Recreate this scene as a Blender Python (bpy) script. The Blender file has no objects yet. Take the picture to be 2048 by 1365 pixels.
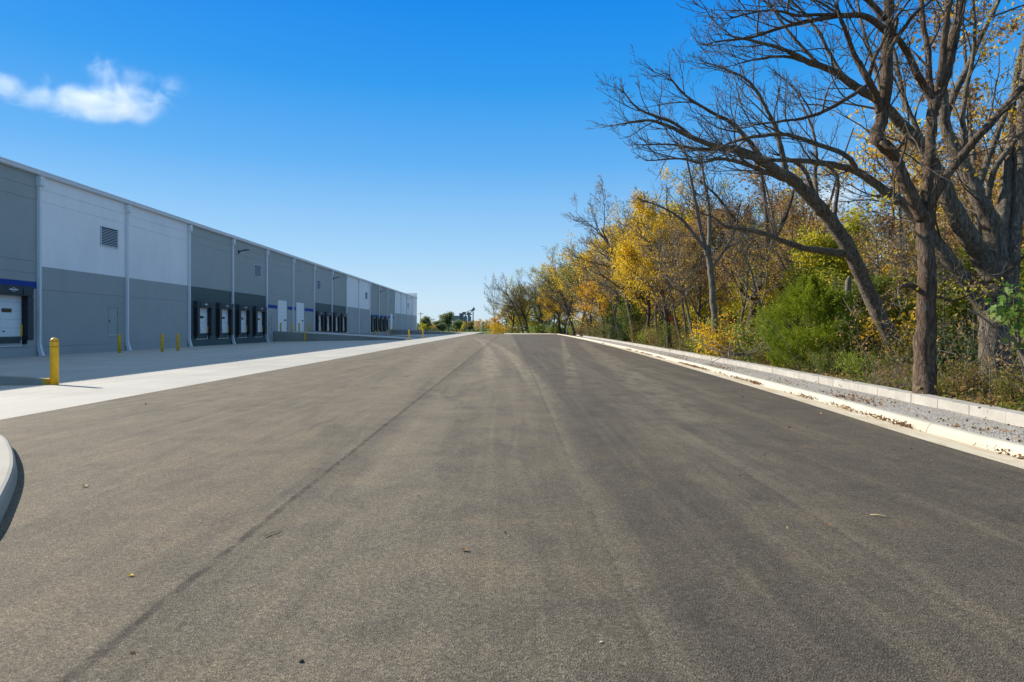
import bpy, math, random
import numpy as np
from mathutils import Vector, Matrix
R = math.radians
PI = math.pi
random.seed(7)
C = bpy.context.scene.collection
F = 1300.0; VX = 1015.0; VY = 656.0; CH = 1.6          # focal length in photo pixels, vanishing point, eye height

def at(px, py, Y):
    return Vector(((px - VX) / F * Y, Y, CH - (py - VY) / F * Y))

# ------------------------------------------------------------------ objects
def tag(o, label=None, cat=None, group=None, kind=None):
    if label: o['label'] = label
    if cat: o['category'] = cat
    if group: o['group'] = group
    if kind: o['kind'] = kind
    return o

def empty(name, loc=(0, 0, 0), rz=0.0, label=None, cat=None, group=None):
    o = bpy.data.objects.new(name, None); C.objects.link(o)
    o.location = loc; o.rotation_euler = (0, 0, rz); o.empty_display_size = 0.2
    return tag(o, label, cat, group)

def link(name, me, mat, parent=None, loc=None):
    o = bpy.data.objects.new(name, me); C.objects.link(o)
    if mat is not None:
        if isinstance(mat, (list, tuple)):
            for m in mat: me.materials.append(m)
        else: me.materials.append(mat)
    if parent is not None: o.parent = parent
    if loc is not None: o.location = loc
    return o

def children(o):
    return [c for c in bpy.data.objects if c.parent == o]

def copy_tree(o, parent=None):
    c = o.copy(); C.objects.link(c)
    if parent is not None: c.parent = parent
    for ch in children(o): copy_tree(ch, c)
    return c

class MB:
    def __init__(s): s.v = []; s.f = []; s.m = []; s.sm = []
    def poly(s, pts, m=0, smooth=False):
        i = len(s.v); s.v += [tuple(p) for p in pts]; s.f.append(tuple(range(i, i + len(pts)))); s.m.append(m); s.sm.append(smooth)
    def box(s, x0, x1, y0, y1, z0, z1, m=0):
        i = len(s.v)
        s.v += [(x0,y0,z0),(x1,y0,z0),(x1,y1,z0),(x0,y1,z0),(x0,y0,z1),(x1,y0,z1),(x1,y1,z1),(x0,y1,z1)]
        for q in ((0,3,2,1),(4,5,6,7),(0,1,5,4),(1,2,6,5),(2,3,7,6),(3,0,4,7)):
            s.f.append(tuple(i + k for k in q)); s.m.append(m); s.sm.append(False)
    def hexa(s, p, m=0):                       # eight corners, bottom ring then top ring
        i = len(s.v); s.v += [tuple(q) for q in p]
        for q in ((0,3,2,1),(4,5,6,7),(0,1,5,4),(1,2,6,5),(2,3,7,6),(3,0,4,7)):
            s.f.append(tuple(i + k for k in q)); s.m.append(m); s.sm.append(False)
    def lathe(s, prof, c=(0,0), n=24, m=0, smooth=True, cap=True):
        i = len(s.v)
        for r, z in prof:
            for k in range(n):
                a = 2 * PI * k / n; s.v.append((c[0] + r * math.cos(a), c[1] + r * math.sin(a), z))
        for j in range(len(prof) - 1):
            for k in range(n):
                k2 = (k + 1) % n
                s.f.append((i + j*n + k, i + j*n + k2, i + (j+1)*n + k2, i + (j+1)*n + k)); s.m.append(m); s.sm.append(smooth)
        if cap:
            s.f.append(tuple(i + k for k in reversed(range(n)))); s.m.append(m); s.sm.append(False)
            s.f.append(tuple(i + (len(prof)-1)*n + k for k in range(n))); s.m.append(m); s.sm.append(False)
    def tube(s, pts, rad, n=6, m=0, smooth=True, cap=True):
        i = len(s.v); L = len(pts)
        P = np.array([tuple(p) for p in pts], float)
        T = np.gradient(P, axis=0); T /= (np.linalg.norm(T, axis=1, keepdims=True) + 1e-9)
        u = np.cross(T[0], (0.31, 0.22, 0.92) if abs(T[0][2]) < .9 else (1, 0.1, 0)); u /= np.linalg.norm(u)
        a = np.arange(n) * 2 * PI / n; ca = np.cos(a)[:, None]; sa = np.sin(a)[:, None]
        for j in range(L):
            u = u - T[j] * np.dot(u, T[j]); u /= (np.linalg.norm(u) + 1e-9); w = np.cross(T[j], u)
            r = rad[j] if hasattr(rad, '__len__') else rad
            s.v += [tuple(q) for q in (P[j] + r * (ca * u + sa * w)).tolist()]
        for j in range(L - 1):
            for k in range(n):
                k2 = (k + 1) % n
                s.f.append((i+j*n+k, i+j*n+k2, i+(j+1)*n+k2, i+(j+1)*n+k)); s.m.append(m); s.sm.append(smooth)
        if cap:
            s.f.append(tuple(i + k for k in reversed(range(n)))); s.m.append(m); s.sm.append(False)
            s.f.append(tuple(i + (L-1)*n + k for k in range(n))); s.m.append(m); s.sm.append(False)
    def mesh(s, name):
        me = bpy.data.meshes.new(name); me.from_pydata(s.v, [], s.f)
        me.polygons.foreach_set('material_index', s.m); me.polygons.foreach_set('use_smooth', s.sm); me.update()
        return me
    def build(s, name, mat, parent=None, loc=None):
        return link(name, s.mesh(name), mat, parent, loc)

# ------------------------------------------------------------------ materials
class NT:
    def __init__(s, name, rough=0.8, spec=0.3):
        s.mat = bpy.data.materials.new(name); s.mat.use_nodes = True
        s.t = s.mat.node_tree; s.n = s.t.nodes; s.b = s.n['Principled BSDF']
        s.b.inputs['Roughness'].default_value = rough; s.b.inputs['Specular IOR Level'].default_value = spec
        s._co = None
    def link(s, a, b): s.t.links.new(a, b)
    def put(s, sock, v):
        if isinstance(v, bpy.types.NodeSocket): s.link(v, sock)
        elif v is not None:
            if hasattr(sock.default_value, '__len__') and not hasattr(v, '__len__'): v = (v, v, v, 1)[:len(sock.default_value)]
            elif hasattr(v, '__len__') and len(sock.default_value) == 4 and len(v) == 3: v = tuple(v) + (1,)
            sock.default_value = v
    def co(s):
        if s._co is None: s._co = s.n.new('ShaderNodeTexCoord').outputs['Object']
        return s._co
    def map(s, scale=(1,1,1), loc=(0,0,0), vec=None):
        m = s.n.new('ShaderNodeMapping'); s.link(vec or s.co(), m.inputs['Vector']); m.inputs['Scale'].default_value = scale; m.inputs['Location'].default_value = loc
        return m.outputs[0]
    def noise(s, scale=5, detail=4, rough=.6, vec=None, dist=0):
        n = s.n.new('ShaderNodeTexNoise'); s.link(vec or s.co(), n.inputs['Vector'])
        n.inputs['Scale'].default_value = scale; n.inputs['Detail'].default_value = detail; n.inputs['Roughness'].default_value = rough; n.inputs['Distortion'].default_value = dist
        return n.outputs['Fac']
    def voro(s, scale=5, vec=None, feature='F1', out='Distance'):
        n = s.n.new('ShaderNodeTexVoronoi'); n.feature = feature; s.link(vec or s.co(), n.inputs['Vector']); n.inputs['Scale'].default_value = scale
        return n.outputs[out]
    def math(s, op, a, b=None, c=None, clamp=False):
        n = s.n.new('ShaderNodeMath'); n.operation = op; n.use_clamp = clamp
        s.put(n.inputs[0], a)
        if b is not None: s.put(n.inputs[1], b)
        if c is not None: s.put(n.inputs[2], c)
        return n.outputs[0]
    def ramp(s, fac, stops):
        n = s.n.new('ShaderNodeValToRGB'); s.put(n.inputs[0], fac); e = n.color_ramp.elements
        while len(e) < len(stops): e.new(0.5)
        for k, (p, c) in enumerate(stops):
            e[k].position = p; e[k].color = (c, c, c, 1) if not hasattr(c, '__len__') else tuple(c) + (1,)
        return n.outputs[0]
    def step(s, v, lo, hi, a=0.0, b=1.0):
        n = s.n.new('ShaderNodeMapRange'); n.interpolation_type = 'SMOOTHSTEP'; s.put(n.inputs[0], v)
        for k, q in enumerate((lo, hi, a, b)): n.inputs[k+1].default_value = q
        return n.outputs[0]
    def mix(s, fac, a, b, mode='MIX'):
        n = s.n.new('ShaderNodeMix'); n.data_type = 'RGBA'; n.blend_type = mode
        s.put(n.inputs[0], fac); s.put(n.inputs[6], a); s.put(n.inputs[7], b)
        return n.outputs[2]
    def xyz(s, vec=None):
        n = s.n.new('ShaderNodeSeparateXYZ'); s.link(vec or s.co(), n.inputs[0]); return n.outputs
    def bump(s, h, strength=.5, dist=.01, normal=None):
        n = s.n.new('ShaderNodeBump'); s.put(n.inputs['Height'], h); n.inputs['Strength'].default_value = strength; n.inputs['Distance'].default_value = dist
        if normal is not None: s.link(normal, n.inputs['Normal'])
        s.link(n.outputs[0], s.b.inputs['Normal']); return n.outputs[0]
    def color(s, c): s.put(s.b.inputs['Base Color'], c); return s.mat

def plain(name, col, rough=.6, spec=.3, var=.12, scale=3.0, metal=0, bump=0):
    t = NT(name, rough, spec); n = t.noise(scale, 5, .65)
    t.b.inputs['Metallic'].default_value = metal
    d = tuple(c * (1 - var) for c in col); l = tuple(min(1, c * (1 + var)) for c in col)
    c = t.ramp(n, [(.25, d), (.75, l)])
    if bump: t.bump(t.noise(scale * 14, 4), bump, .005)
    return t.color(c)

def make_asphalt():
    t = NT('asphalt', .82, .25)
    x, y, z = t.xyz()
    base = t.ramp(t.noise(1, 5, .6, t.map((.55, .045, 1))), [(.3, (0.162, 0.138, 0.112)), (.7, (0.249, 0.211, 0.168))])
    # paving lanes of slightly different mix
    right = t.step(x, .75, 1.05); left = t.step(x, -2.15, -1.95, 1, 0)
    base = t.mix(t.math('MULTIPLY', right, .62), base, (0.138, 0.118, 0.100))
    base = t.mix(t.math('MULTIPLY', left, .4), base, (0.232, 0.189, 0.142))
    # drifting streaks along the road
    st = t.step(t.noise(1, 6, .7, t.map((3.6, .075, 1), (3, 1, 0)), .5), .48, .68)
    base = t.mix(t.math('MULTIPLY', st, .5), base, (0.287, 0.244, 0.184))
    st2 = t.step(t.noise(1, 6, .65, t.map((1.5, .16, 1), (9, 4, 0)), 1.0), .48, .68)
    base = t.mix(t.math('MULTIPLY', st2, .6), base, (0.129, 0.110, 0.091))
    wob = t.math('MULTIPLY', t.math('SUBTRACT', t.noise(.5, 4, .7), .5), .5)
    def line(a, b, c, w, soft, y0, y1, fade=12):
        q = t.math('ADD', t.math('MULTIPLY', y, b), a)
        if c: q = t.math('ADD', q, t.math('MULTIPLY', t.math('MULTIPLY', y, y), c))
        d = t.math('ABSOLUTE', t.math('ADD', t.math('SUBTRACT', x, q), t.math('MULTIPLY', wob, .35)))
        m = t.step(d, w, w + soft, 1, 0)
        return t.math('MULTIPLY', m, t.math('MULTIPLY', t.step(y, y0, y0 + fade), t.step(y, y1 - 10, y1, 1, 0)))
    brk = t.step(t.noise(1.1, 5, .7, t.map((2, .5, 1))), .35, .6)
    for a, b, c, w, so, y0, y1, s in ((-.5, 0, -.00045, .14, .2, 18, 110, 1.3), (1.05, 0, -.0006, .15, .2, 8, 95, 1.1), (-.2, 0, -.0005, .07, .25, 14, 110, .9),
                                      (.4, .08, 0, .1, .22, 12, 110, .9), (2.4, .08, 0, .25, .5, 4, 80, .8), (-2.55, -.041, 0, .3, .6, 10, 120, .45),
                                      (4.1, .045, 0, .2, .5, 5, 60, .3), (-.9, 0, 0, .3, .6, 0, 60, .25), (2.1, .03, 0, .12, .5, 0, 60, .35), (3.3, -.07, 0, .03, .12, 0, 16, .3), (3.0, .22, 0, .02, .12, 2, 12, .35)):
        base = t.mix(t.math('MULTIPLY', t.math('MULTIPLY', line(a, b, c, w, so, y0, y1), brk), s, clamp=True), base, (0.310, 0.269, 0.211))
    # tan soil stains
    soil = t.step(t.noise(.9, 6, .72, t.map((1, .55, 1), (2, 5, 0)), .8), .58, .74)
    base = t.mix(t.math('MULTIPLY', soil, .7), base, (0.310, 0.234, 0.143))
    band = t.math('MULTIPLY', t.step(t.math('ABSOLUTE', t.math('ADD', t.math('SUBTRACT', y, 5.35), wob)), .02, .14, 1, 0), t.math('MULTIPLY', t.step(x, -1.0, -.5), t.step(x, .1, .5, 1, 0)))
    base = t.mix(t.math('MULTIPLY', t.math('MULTIPLY', band, t.step(t.noise(6, 5, .75), .4, .7)), .3), base, (0.388, 0.266, 0.143))
    # dark joints between the paving lanes
    ragged = t.math('MULTIPLY', t.math('SUBTRACT', t.noise(9, 4, .75), .5), .10)
    for a, b, w, s in ((-2.0, 0, .014, .95), (.67, .009, .008, .5), (-3.9, 0, .008, .2)):
        d = t.math('ABSOLUTE', t.math('ADD', t.math('SUBTRACT', x, t.math('ADD', t.math('MULTIPLY', y, b), a)), ragged))
        m = t.math('MULTIPLY', t.step(d, w, w + .035, 1, 0), t.step(t.noise(3.5, 4, .7), .33, .62, .25, 1))
        base = t.mix(t.math('MULTIPLY', m, s), base, (0.060, 0.051, 0.043))
    d = t.math('SUBTRACT', x, -2.0); m = t.math('MULTIPLY', t.step(d, 0, .03), t.step(d, .05, .5, 1, 0))
    base = t.mix(t.math('MULTIPLY', m, .35), base, (0.103, 0.088, 0.072))
    d = t.math('SUBTRACT', t.math('ADD', t.math('MULTIPLY', y, .009), .67), x); m = t.math('MULTIPLY', t.step(d, 0, .03), t.step(d, .05, .45, 1, 0))
    base = t.mix(t.math('MULTIPLY', m, .3), base, (0.103, 0.088, 0.072))
    mott = t.ramp(t.noise(1.7, 7, .72, t.map((1, .8, 1), (5, 1, 2)), .5), [(.3, (.74, .735, .74)), (.5, (1.0, .985, .95)), (.7, (1.24, 1.18, 1.05))])
    base = t.mix(1.0, base, mott, 'MULTIPLY')
    base = t.mix(1.0, base, (.735, .735, .695), 'MULTIPLY')
    base = t.mix(t.step(x, .7, 1.1), base, t.mix(1.0, base, (.76, .755, .77), 'MULTIPLY'))
    pit = t.math('MULTIPLY', t.step(t.voro(34), .12, .24, 1, 0), t.step(t.xyz(t.voro(34, out='Color'))[1], .45, .6))
    base = t.mix(t.math('MULTIPLY', pit, t.step(y, 3, 16, .75, .1)), base, (.05, .045, .04))
    # aggregate
    v = t.voro(95, out='Color'); vx = t.xyz(v)[0]
    ag = t.ramp(vx, [(.0, .45), (.35, .85), (.7, 1.1), (1, 1.75)])
    near = t.step(y, 3, 26, 1, .12)
    base = t.mix(t.math('MULTIPLY', near, .8), base, t.mix(1.0, base, ag, 'MULTIPLY'))
    f2 = t.ramp(t.noise(38, 6, .8), [(.25, .55), (.5, .98), (.75, 1.5)])
    base = t.mix(t.math('MULTIPLY', near, .75), base, t.mix(1.0, base, f2, 'MULTIPLY'))
    h = t.math('ADD', t.noise(70, 4, .8), t.math('MULTIPLY', t.voro(95), .8))
    t.bump(h, .8, .012)
    return t.color(base)

def make_concrete(name, lo, hi, joint=0, streak=True, sx=1.0, sy=1.0):
    t = NT(name, .78, .3); x, y, z = t.xyz()
    c = t.ramp(t.noise(.35, 6, .65), [(.3, lo), (.7, hi)])
    if streak:
        s = t.step(t.noise(1, 5, .65, t.map((1.2 * sx, .08 * sy, 1)), .5), .45, .75)
        c = t.mix(t.math('MULTIPLY', s, .35), c, tuple(q * .80 for q in lo))
        s = t.step(t.noise(.16, 5, .6, t.map((1, .5, 1), (4, 2, 0)), .5), .5, .66)
        c = t.mix(t.math('MULTIPLY', s, .35), c, tuple(q * .78 for q in lo))
    if joint:
        oil = t.step(t.noise(.42, 6, .7, t.map((1, .35, 1), (7, 3, 0)), .7), .60, .72)
        c = t.mix(t.math('MULTIPLY', oil, .45), c, tuple(q * .5 for q in lo))
        tr = t.step(t.noise(1, 5, .65, t.map((.09, 1.6, 1), (2, 8, 0)), .4), .56, .7)
        c = t.mix(t.math('MULTIPLY', tr, .3), c, tuple(q * .66 for q in lo))
        for ax in (x, y):
            q = t.math('ABSOLUTE', t.math('SUBTRACT', t.math('FRACT', t.math('DIVIDE', t.math('ADD', ax, 200 * joint + .2), joint)), .5))
            c = t.mix(t.math('MULTIPLY', t.step(q, .0022, .005, 1, 0), .7), c, tuple(q2 * .3 for q2 in lo))
    sp = t.ramp(t.noise(60, 4, .8), [(.3, .86), (.7, 1.08)])
    c = t.mix(.7, c, t.mix(1.0, c, sp, 'MULTIPLY'))
    t.bump(t.noise(120, 3), .25, .004)
    return t.color(c)

def make_wall(name, col):
    t = NT(name, .7, .3)
    c = t.ramp(t.noise(.5, 6, .7, t.map((1, 1, .45))), [(.3, tuple(q * .93 for q in col)), (.7, tuple(min(1, q * 1.05) for q in col))])
    oi = t.n.new('ShaderNodeObjectInfo'); c = t.mix(1.0, c, t.ramp(oi.outputs['Random'], [(0, .94), (1, 1.04)]), 'MULTIPLY')
    s = t.step(t.noise(1, 5, .7, t.map((3, 3, .12))), .5, .78)
    c = t.mix(t.math('MULTIPLY', s, .22), c, tuple(q * .78 for q in col))
    t.bump(t.noise(30, 4, .7), .3, .01)
    return t.color(c)

def make_bark(name, lo, hi, moss=.3, ridge=1.0):
    t = NT(name, .92, .1)
    n = t.noise(1, 6, .7, t.map((26, 26, 3.2)), .8); n2 = t.noise(2.3, 4, .6)
    c = t.ramp(n, [(.32, tuple(q * .35 for q in lo)), (.46, lo), (.7, hi)])
    c = t.mix(t.step(n2, .45, .75), c, t.mix(1.0, c, (.72, .66, .6), 'MULTIPLY'))
    if moss:
        g = t.step(t.noise(1.4, 5, .75, t.map((1, 1, .6), (3, 7, 1))), .56, .72)
        c = t.mix(t.math('MULTIPLY', g, moss), c, (.105, .09, .022))
        li = t.step(t.noise(5, 4, .7, t.map((1, 1, .6), (1, 2, 9))), .6, .7)
        c = t.mix(t.math('MULTIPLY', li, .35), c, (.24, .23, .2))
    t.bump(n, ridge, .05)
    return t.color(c)

def make_leaf(name, stops, trans=.45, clump=.6):
    m = bpy.data.materials.new(name); m.use_nodes = True; nt = m.node_tree; n = nt.nodes; n.clear()
    out = n.new('ShaderNodeOutputMaterial'); geo = n.new('ShaderNodeNewGeometry'); ramp = n.new('ShaderNodeValToRGB')
    tc = n.new('ShaderNodeTexCoord'); no = n.new('ShaderNodeTexNoise'); no.inputs['Scale'].default_value = clump; no.inputs['Detail'].default_value = 3
    nt.links.new(tc.outputs['Object'], no.inputs['Vector'])
    mr = n.new('ShaderNodeMapRange'); nt.links.new(no.outputs['Fac'], mr.inputs[0]); mr.inputs[1].default_value = .3; mr.inputs[2].default_value = .7
    ad = n.new('ShaderNodeMath'); ad.operation = 'MULTIPLY_ADD'; nt.links.new(geo.outputs['Random Per Island'], ad.inputs[0]); ad.inputs[1].default_value = .55
    ml = n.new('ShaderNodeMath'); ml.operation = 'MULTIPLY'; nt.links.new(mr.outputs[0], ml.inputs[0]); ml.inputs[1].default_value = .45
    nt.links.new(ml.outputs[0], ad.inputs[2]); nt.links.new(ad.outputs[0], ramp.inputs[0])
    e = ramp.color_ramp.elements
    while len(e) < len(stops): e.new(.5)
    for k, c in enumerate(stops): e[k].position = k / (len(stops) - 1); e[k].color = tuple(c) + (1,)
    d = n.new('ShaderNodeBsdfPrincipled'); d.inputs['Roughness'].default_value = .55; d.inputs['Specular IOR Level'].default_value = .3
    tr = n.new('ShaderNodeBsdfTranslucent'); mx = n.new('ShaderNodeMixShader'); mx.inputs[0].default_value = trans
    nt.links.new(ramp.outputs[0], d.inputs['Base Color']); nt.links.new(ramp.outputs[0], tr.inputs['Color'])
    nt.links.new(d.outputs[0], mx.inputs[1]); nt.links.new(tr.outputs[0], mx.inputs[2]); nt.links.new(mx.outputs[0], out.inputs[0])
    return m

def make_litter(name, stops, scale=14, bump=.8):
    t = NT(name, .9, .1)
    v = t.xyz(t.voro(scale, out='Color'))[0]
    c = t.ramp(v, stops); c = t.mix(.5, c, t.mix(1.0, c, t.ramp(t.noise(1.5, 5, .7), [(.3, .5), (.7, 1.3)]), 'MULTIPLY'))
    t.bump(t.voro(scale), bump, .03); return t.color(c)

def make_grass():
    t = NT('field_grass', .95, .05)
    c = t.ramp(t.noise(.06, 6, .65), [(.3, (.09, .12, .025)), (.55, (.14, .16, .04)), (.75, (.22, .2, .07))])
    c = t.mix(.6, c, t.mix(1.0, c, t.ramp(t.noise(8, 5, .8), [(.3, .6), (.7, 1.3)]), 'MULTIPLY'))
    t.bump(t.noise(20, 4, .8), .8, .05); return t.color(c)

def make_gravel():
    t = NT('gravel', .9, .15)
    v = t.xyz(t.voro(62, out='Color'))[0]
    c = t.ramp(v, [(0, (.20, .185, .16)), (.5, (.40, .375, .34)), (1, (.62, .59, .54))])
    d = t.voro(62); c = t.mix(t.step(d, .45, .85), c, (.12, .11, .10))
    t.bump(t.math('SUBTRACT', 1.0, d), .8, .016)
    return t.color(c)

def make_gutter():
    t = NT('gutter_concrete', .8, .25)
    c = t.ramp(t.noise(.8, 6, .65), [(.3, (.48, .42, .31)), (.7, (.60, .55, .44))])
    s = t.step(t.noise(1, 6, .75, t.map((5, .8, 1)), 1.0), .44, .64)
    c = t.mix(t.math('MULTIPLY', s, .7), c, (.40, .28, .15))
    t.bump(t.noise(80, 4), .3, .005); return t.color(c)

M = dict(
    asphalt=make_asphalt(),
    yard=make_concrete('yard_concrete', (.385, .365, .325), (.475, .455, .41), 4.6),
    kerb=make_concrete('kerb_concrete', (.40, .375, .31), (.50, .475, .41), 0),
    isle=make_concrete('island_kerb_concrete', (.33, .31, .27), (.42, .40, .35), 0),
    block=plain('block_concrete', (.36, .345, .315), .85, .2, .2, 2.2, bump=.4),
    ramp=make_concrete('ramp_concrete', (.44, .425, .395), (.52, .50, .47), 0),
    rwall=make_concrete('retaining_concrete', (.23, .235, .21), (.32, .32, .29), 0),
    gutter=make_gutter(), gravel=make_gravel(), grass=make_grass(),
    floor=make_litter('forest_floor', [(0, (.035, .024, .013)), (.5, (.09, .055, .025)), (1, (.17, .10, .04))], 9),
    wall_grey=make_wall('grey_wall_paint', (.375, .39, .365)), wall_low=make_wall('pale_grey_wall_paint', (.38, .39, .37)),
    wall_white=make_wall('white_wall_paint', (.88, .84, .82)), wall_dark=make_wall('dark_wall_paint', (.085, .118, .112)),
    wall_blue=make_wall('blue_stripe_paint', (.012, .055, .30)),
    joint=plain('joint_sealant', (.17, .185, .185), .9), trim=plain('white_metal_trim', (.72, .73, .75), .45, .5, .05),
    roof=plain('roof_membrane', (.5, .5, .5), .9), door=plain('white_door_panel', (.80, .81, .80), .5, .4, .04),
    mandoor=plain('grey_steel_door', (.34, .37, .345), .5, .4, .05), glass=plain('dark_door_glass', (.012, .013, .015), .12, .6, .1),
    pad=plain('black_vinyl_pad', (.020, .022, .025), .55, .35, .3, 4), padface=plain('charcoal_vinyl_pad', (.045, .055, .065), .55, .35, .25, 4),
    rubber=plain('black_rubber', (.012, .012, .012), .8), steel=plain('dark_leveler_steel', (.05, .075, .08), .55, .5, .2),
    slat=plain('grey_louver_metal', (.62, .63, .64), .45, .5, .06), void=plain('louver_backing', (.012, .013, .016), .9),
    lamp=plain('black_lamp_housing', (.03, .03, .033), .5, .4), emblem=plain('emblem_white', (.62, .64, .66), .6),
    yellow=plain('yellow_bollard_sleeve', (.85, .47, .012), .45, .45, .16, 5), red=plain('red_reflective_band', (.45, .05, .01), .45),
    ypaint=plain('yellow_edge_paint', (.55, .34, .03), .7, .3, .2, 6),
    bark=make_bark('furrowed_brown_bark', (.095, .069, .051), (.27, .195, .14), .3, 1.0),
    bark_grey=make_bark('grey_mossy_bark', (.115, .097, .077), (.32, .275, .22), .75, .9),
    bark_dark=make_bark('dark_bark', (.08, .064, .05), (.19, .155, .12), .4, .8),
    bark_pale=make_bark('pale_smooth_bark', (.14, .128, .105), (.28, .26, .22), .25, .35),
    twig=plain('grey_twig_bark', (.115, .100, .085), .9, .1, .3, 1.5),
    twig_mid=plain('grey_brown_twig_bark', (.15, .13, .105), .9, .1, .25, 1.5),
    straw=plain('straw', (.5, .38, .2), .8),
    twig_pale=plain('pale_twig_bark', (.20, .18, .15), .9, .1, .25, 1.5),
    l_yellow=make_leaf('golden_leaves', [(0.300, 0.188, 0.015), (0.625, 0.388, 0.018), (0.850, 0.562, 0.031), (0.625, 0.525, 0.044)]),
    l_lemon=make_leaf('yellow_green_leaves', [(0.200, 0.225, 0.020), (0.450, 0.413, 0.027), (0.688, 0.575, 0.037), (0.338, 0.350, 0.027)]),
    l_orange=make_leaf('orange_leaves', [(0.350, 0.112, 0.013), (0.575, 0.225, 0.015), (0.650, 0.325, 0.020)]),
    l_red=make_leaf('red_leaves', [(.26, .035, .015), (.36, .065, .02), (.32, .11, .025)]),
    l_green=make_leaf('green_leaves', [(0.044, 0.081, 0.013), (0.094, 0.144, 0.020), (0.188, 0.213, 0.031), (0.275, 0.250, 0.037)]),
    l_far=make_leaf('hazed_olive_leaves', [(0.125, 0.175, 0.081), (0.200, 0.250, 0.112), (0.300, 0.312, 0.150)], .5),  # lighter than the near greens: distance haze put into the leaf colour
    l_lime=make_leaf('lime_leaves', [(0.125, 0.188, 0.022), (0.250, 0.312, 0.037), (0.400, 0.413, 0.050)]),
    l_brown=make_leaf('dry_brown_leaves', [(0.138, 0.075, 0.033), (0.275, 0.156, 0.062), (0.388, 0.250, 0.094), (0.413, 0.288, 0.075)]),
    l_mixed=make_leaf('mixed_understory_leaves', [(0.050, 0.081, 0.015), (0.138, 0.144, 0.025), (0.263, 0.200, 0.037), (0.213, 0.106, 0.037)]),
    l_deep=make_leaf('deep_green_leaves', [(0.022, 0.053, 0.013), (0.044, 0.094, 0.018), (0.075, 0.125, 0.022)], .3),
    l_cedar=make_leaf('cedar_sprays', [(.075, .125, .009), (.15, .22, .014), (.26, .31, .02), (.33, .33, .026)], .45, 1.1),
    l_litter=make_leaf('fallen_leaves', [(.10, .05, .02), (.19, .10, .038), (.28, .16, .06), (.20, .085, .03)], .2),
    l_maple=make_leaf('maple_leaves', [(.05, .13, .02), (.09, .19, .03), (.17, .25, .04), (.30, .16, .05)], .4),
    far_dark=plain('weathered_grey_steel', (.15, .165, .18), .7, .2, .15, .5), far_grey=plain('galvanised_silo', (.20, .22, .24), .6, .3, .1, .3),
    wood=plain('pole_wood', (.12, .10, .08), .9, .1),
)

# ------------------------------------------------------------------ the setting
EDGE = [(-8, 5.05), (0, 5.45), (5, 5.72), (9.3, 5.92), (15, 6.42), (21, 6.86), (25, 7.12), (35, 7.75), (50, 8.6), (70, 9.5), (90, 10.25), (115, 11.0), (140, 11.6), (166, 12.0)]
def edge(Y):
    for (a, xa), (b, xb) in zip(EDGE, EDGE[1:]):
        if Y <= b: return xa + (xb - xa) * (Y - a) / (b - a)
    return EDGE[-1][1]
def ys(a, b, near=.5):
    out = [a]; 
    while out[-1] < b - .01: out.append(min(b, out[-1] + max(near, abs(out[-1]) * .06)))
    return out
WALL0 = 1.74            # asphalt edge to the near face of the block wall
YEND = 166.0

def sheet(name, x0, x1, y0, y1, z, mat, nx=1, ny=1):
    m = MB()
    for i in range(nx):
        for j in range(ny):
            a, b = x0 + (x1-x0)*i/nx, x0 + (x1-x0)*(i+1)/nx; c, d = y0 + (y1-y0)*j/ny, y0 + (y1-y0)*(j+1)/ny
            zz = z if callable(z) else (lambda x, y: z)
            m.poly([(a,c,zz(a,c)),(b,c,zz(b,c)),(b,d,zz(b,d)),(a,d,zz(a,d))])
    return tag(m.build(name, mat), kind='structure')

sheet('ground', -4000, 4000, -400, 6000, -.62, M['grass'], 8, 8)
YZ = lambda x: 0.0 if x > -12.8 else -.25 * min(1, (-12.8 - x) / 18.2)
m = MB()
xs = [-31.3, -12.8, -8.8]
for a, b in zip(xs, xs[1:]): m.poly([(a, -12, YZ(a)), (b, -12, YZ(b)), (b, 236, YZ(b)), (a, 236, YZ(a))])
m.poly([(-8.8, -12, 0), (-8.8, 236, 0), (-8.8, 236, -.6), (-8.8, -12, -.6)])
tag(m.build('concrete_yard', M['yard']), kind='structure')
m = MB(); Y = ys(-8, YEND, 1.0)
for a, b in zip(Y, Y[1:]): m.poly([(-8.8, a, .004), (edge(a), a, .004), (edge(b), b, .004), (-8.8, b, .004)])
tag(m.build('asphalt_road', M['asphalt']), kind='structure')

def ribbon(name, prof, mat, y0, y1, near=.5, gap=0, zo=None):
    """sweep a cross profile (offset from the asphalt edge, z) along the road edge"""
    m = MB(); Y = ys(y0, y1, near)
    for a, b in zip(Y, Y[1:]):
        ea, eb = edge(a), edge(b)
        for (o0, z0), (o1, z1) in zip(prof, prof[1:]):
            m.poly([(ea+o0, a, z0), (ea+o1, a, z1), (eb+o1, b, z1), (eb+o0, b, z0)])
    return tag(m.build(name, mat), kind='structure')
ribbon('gutter', [(0, .006), (.46, -.005)], M['gutter'], -8, YEND)
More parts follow.
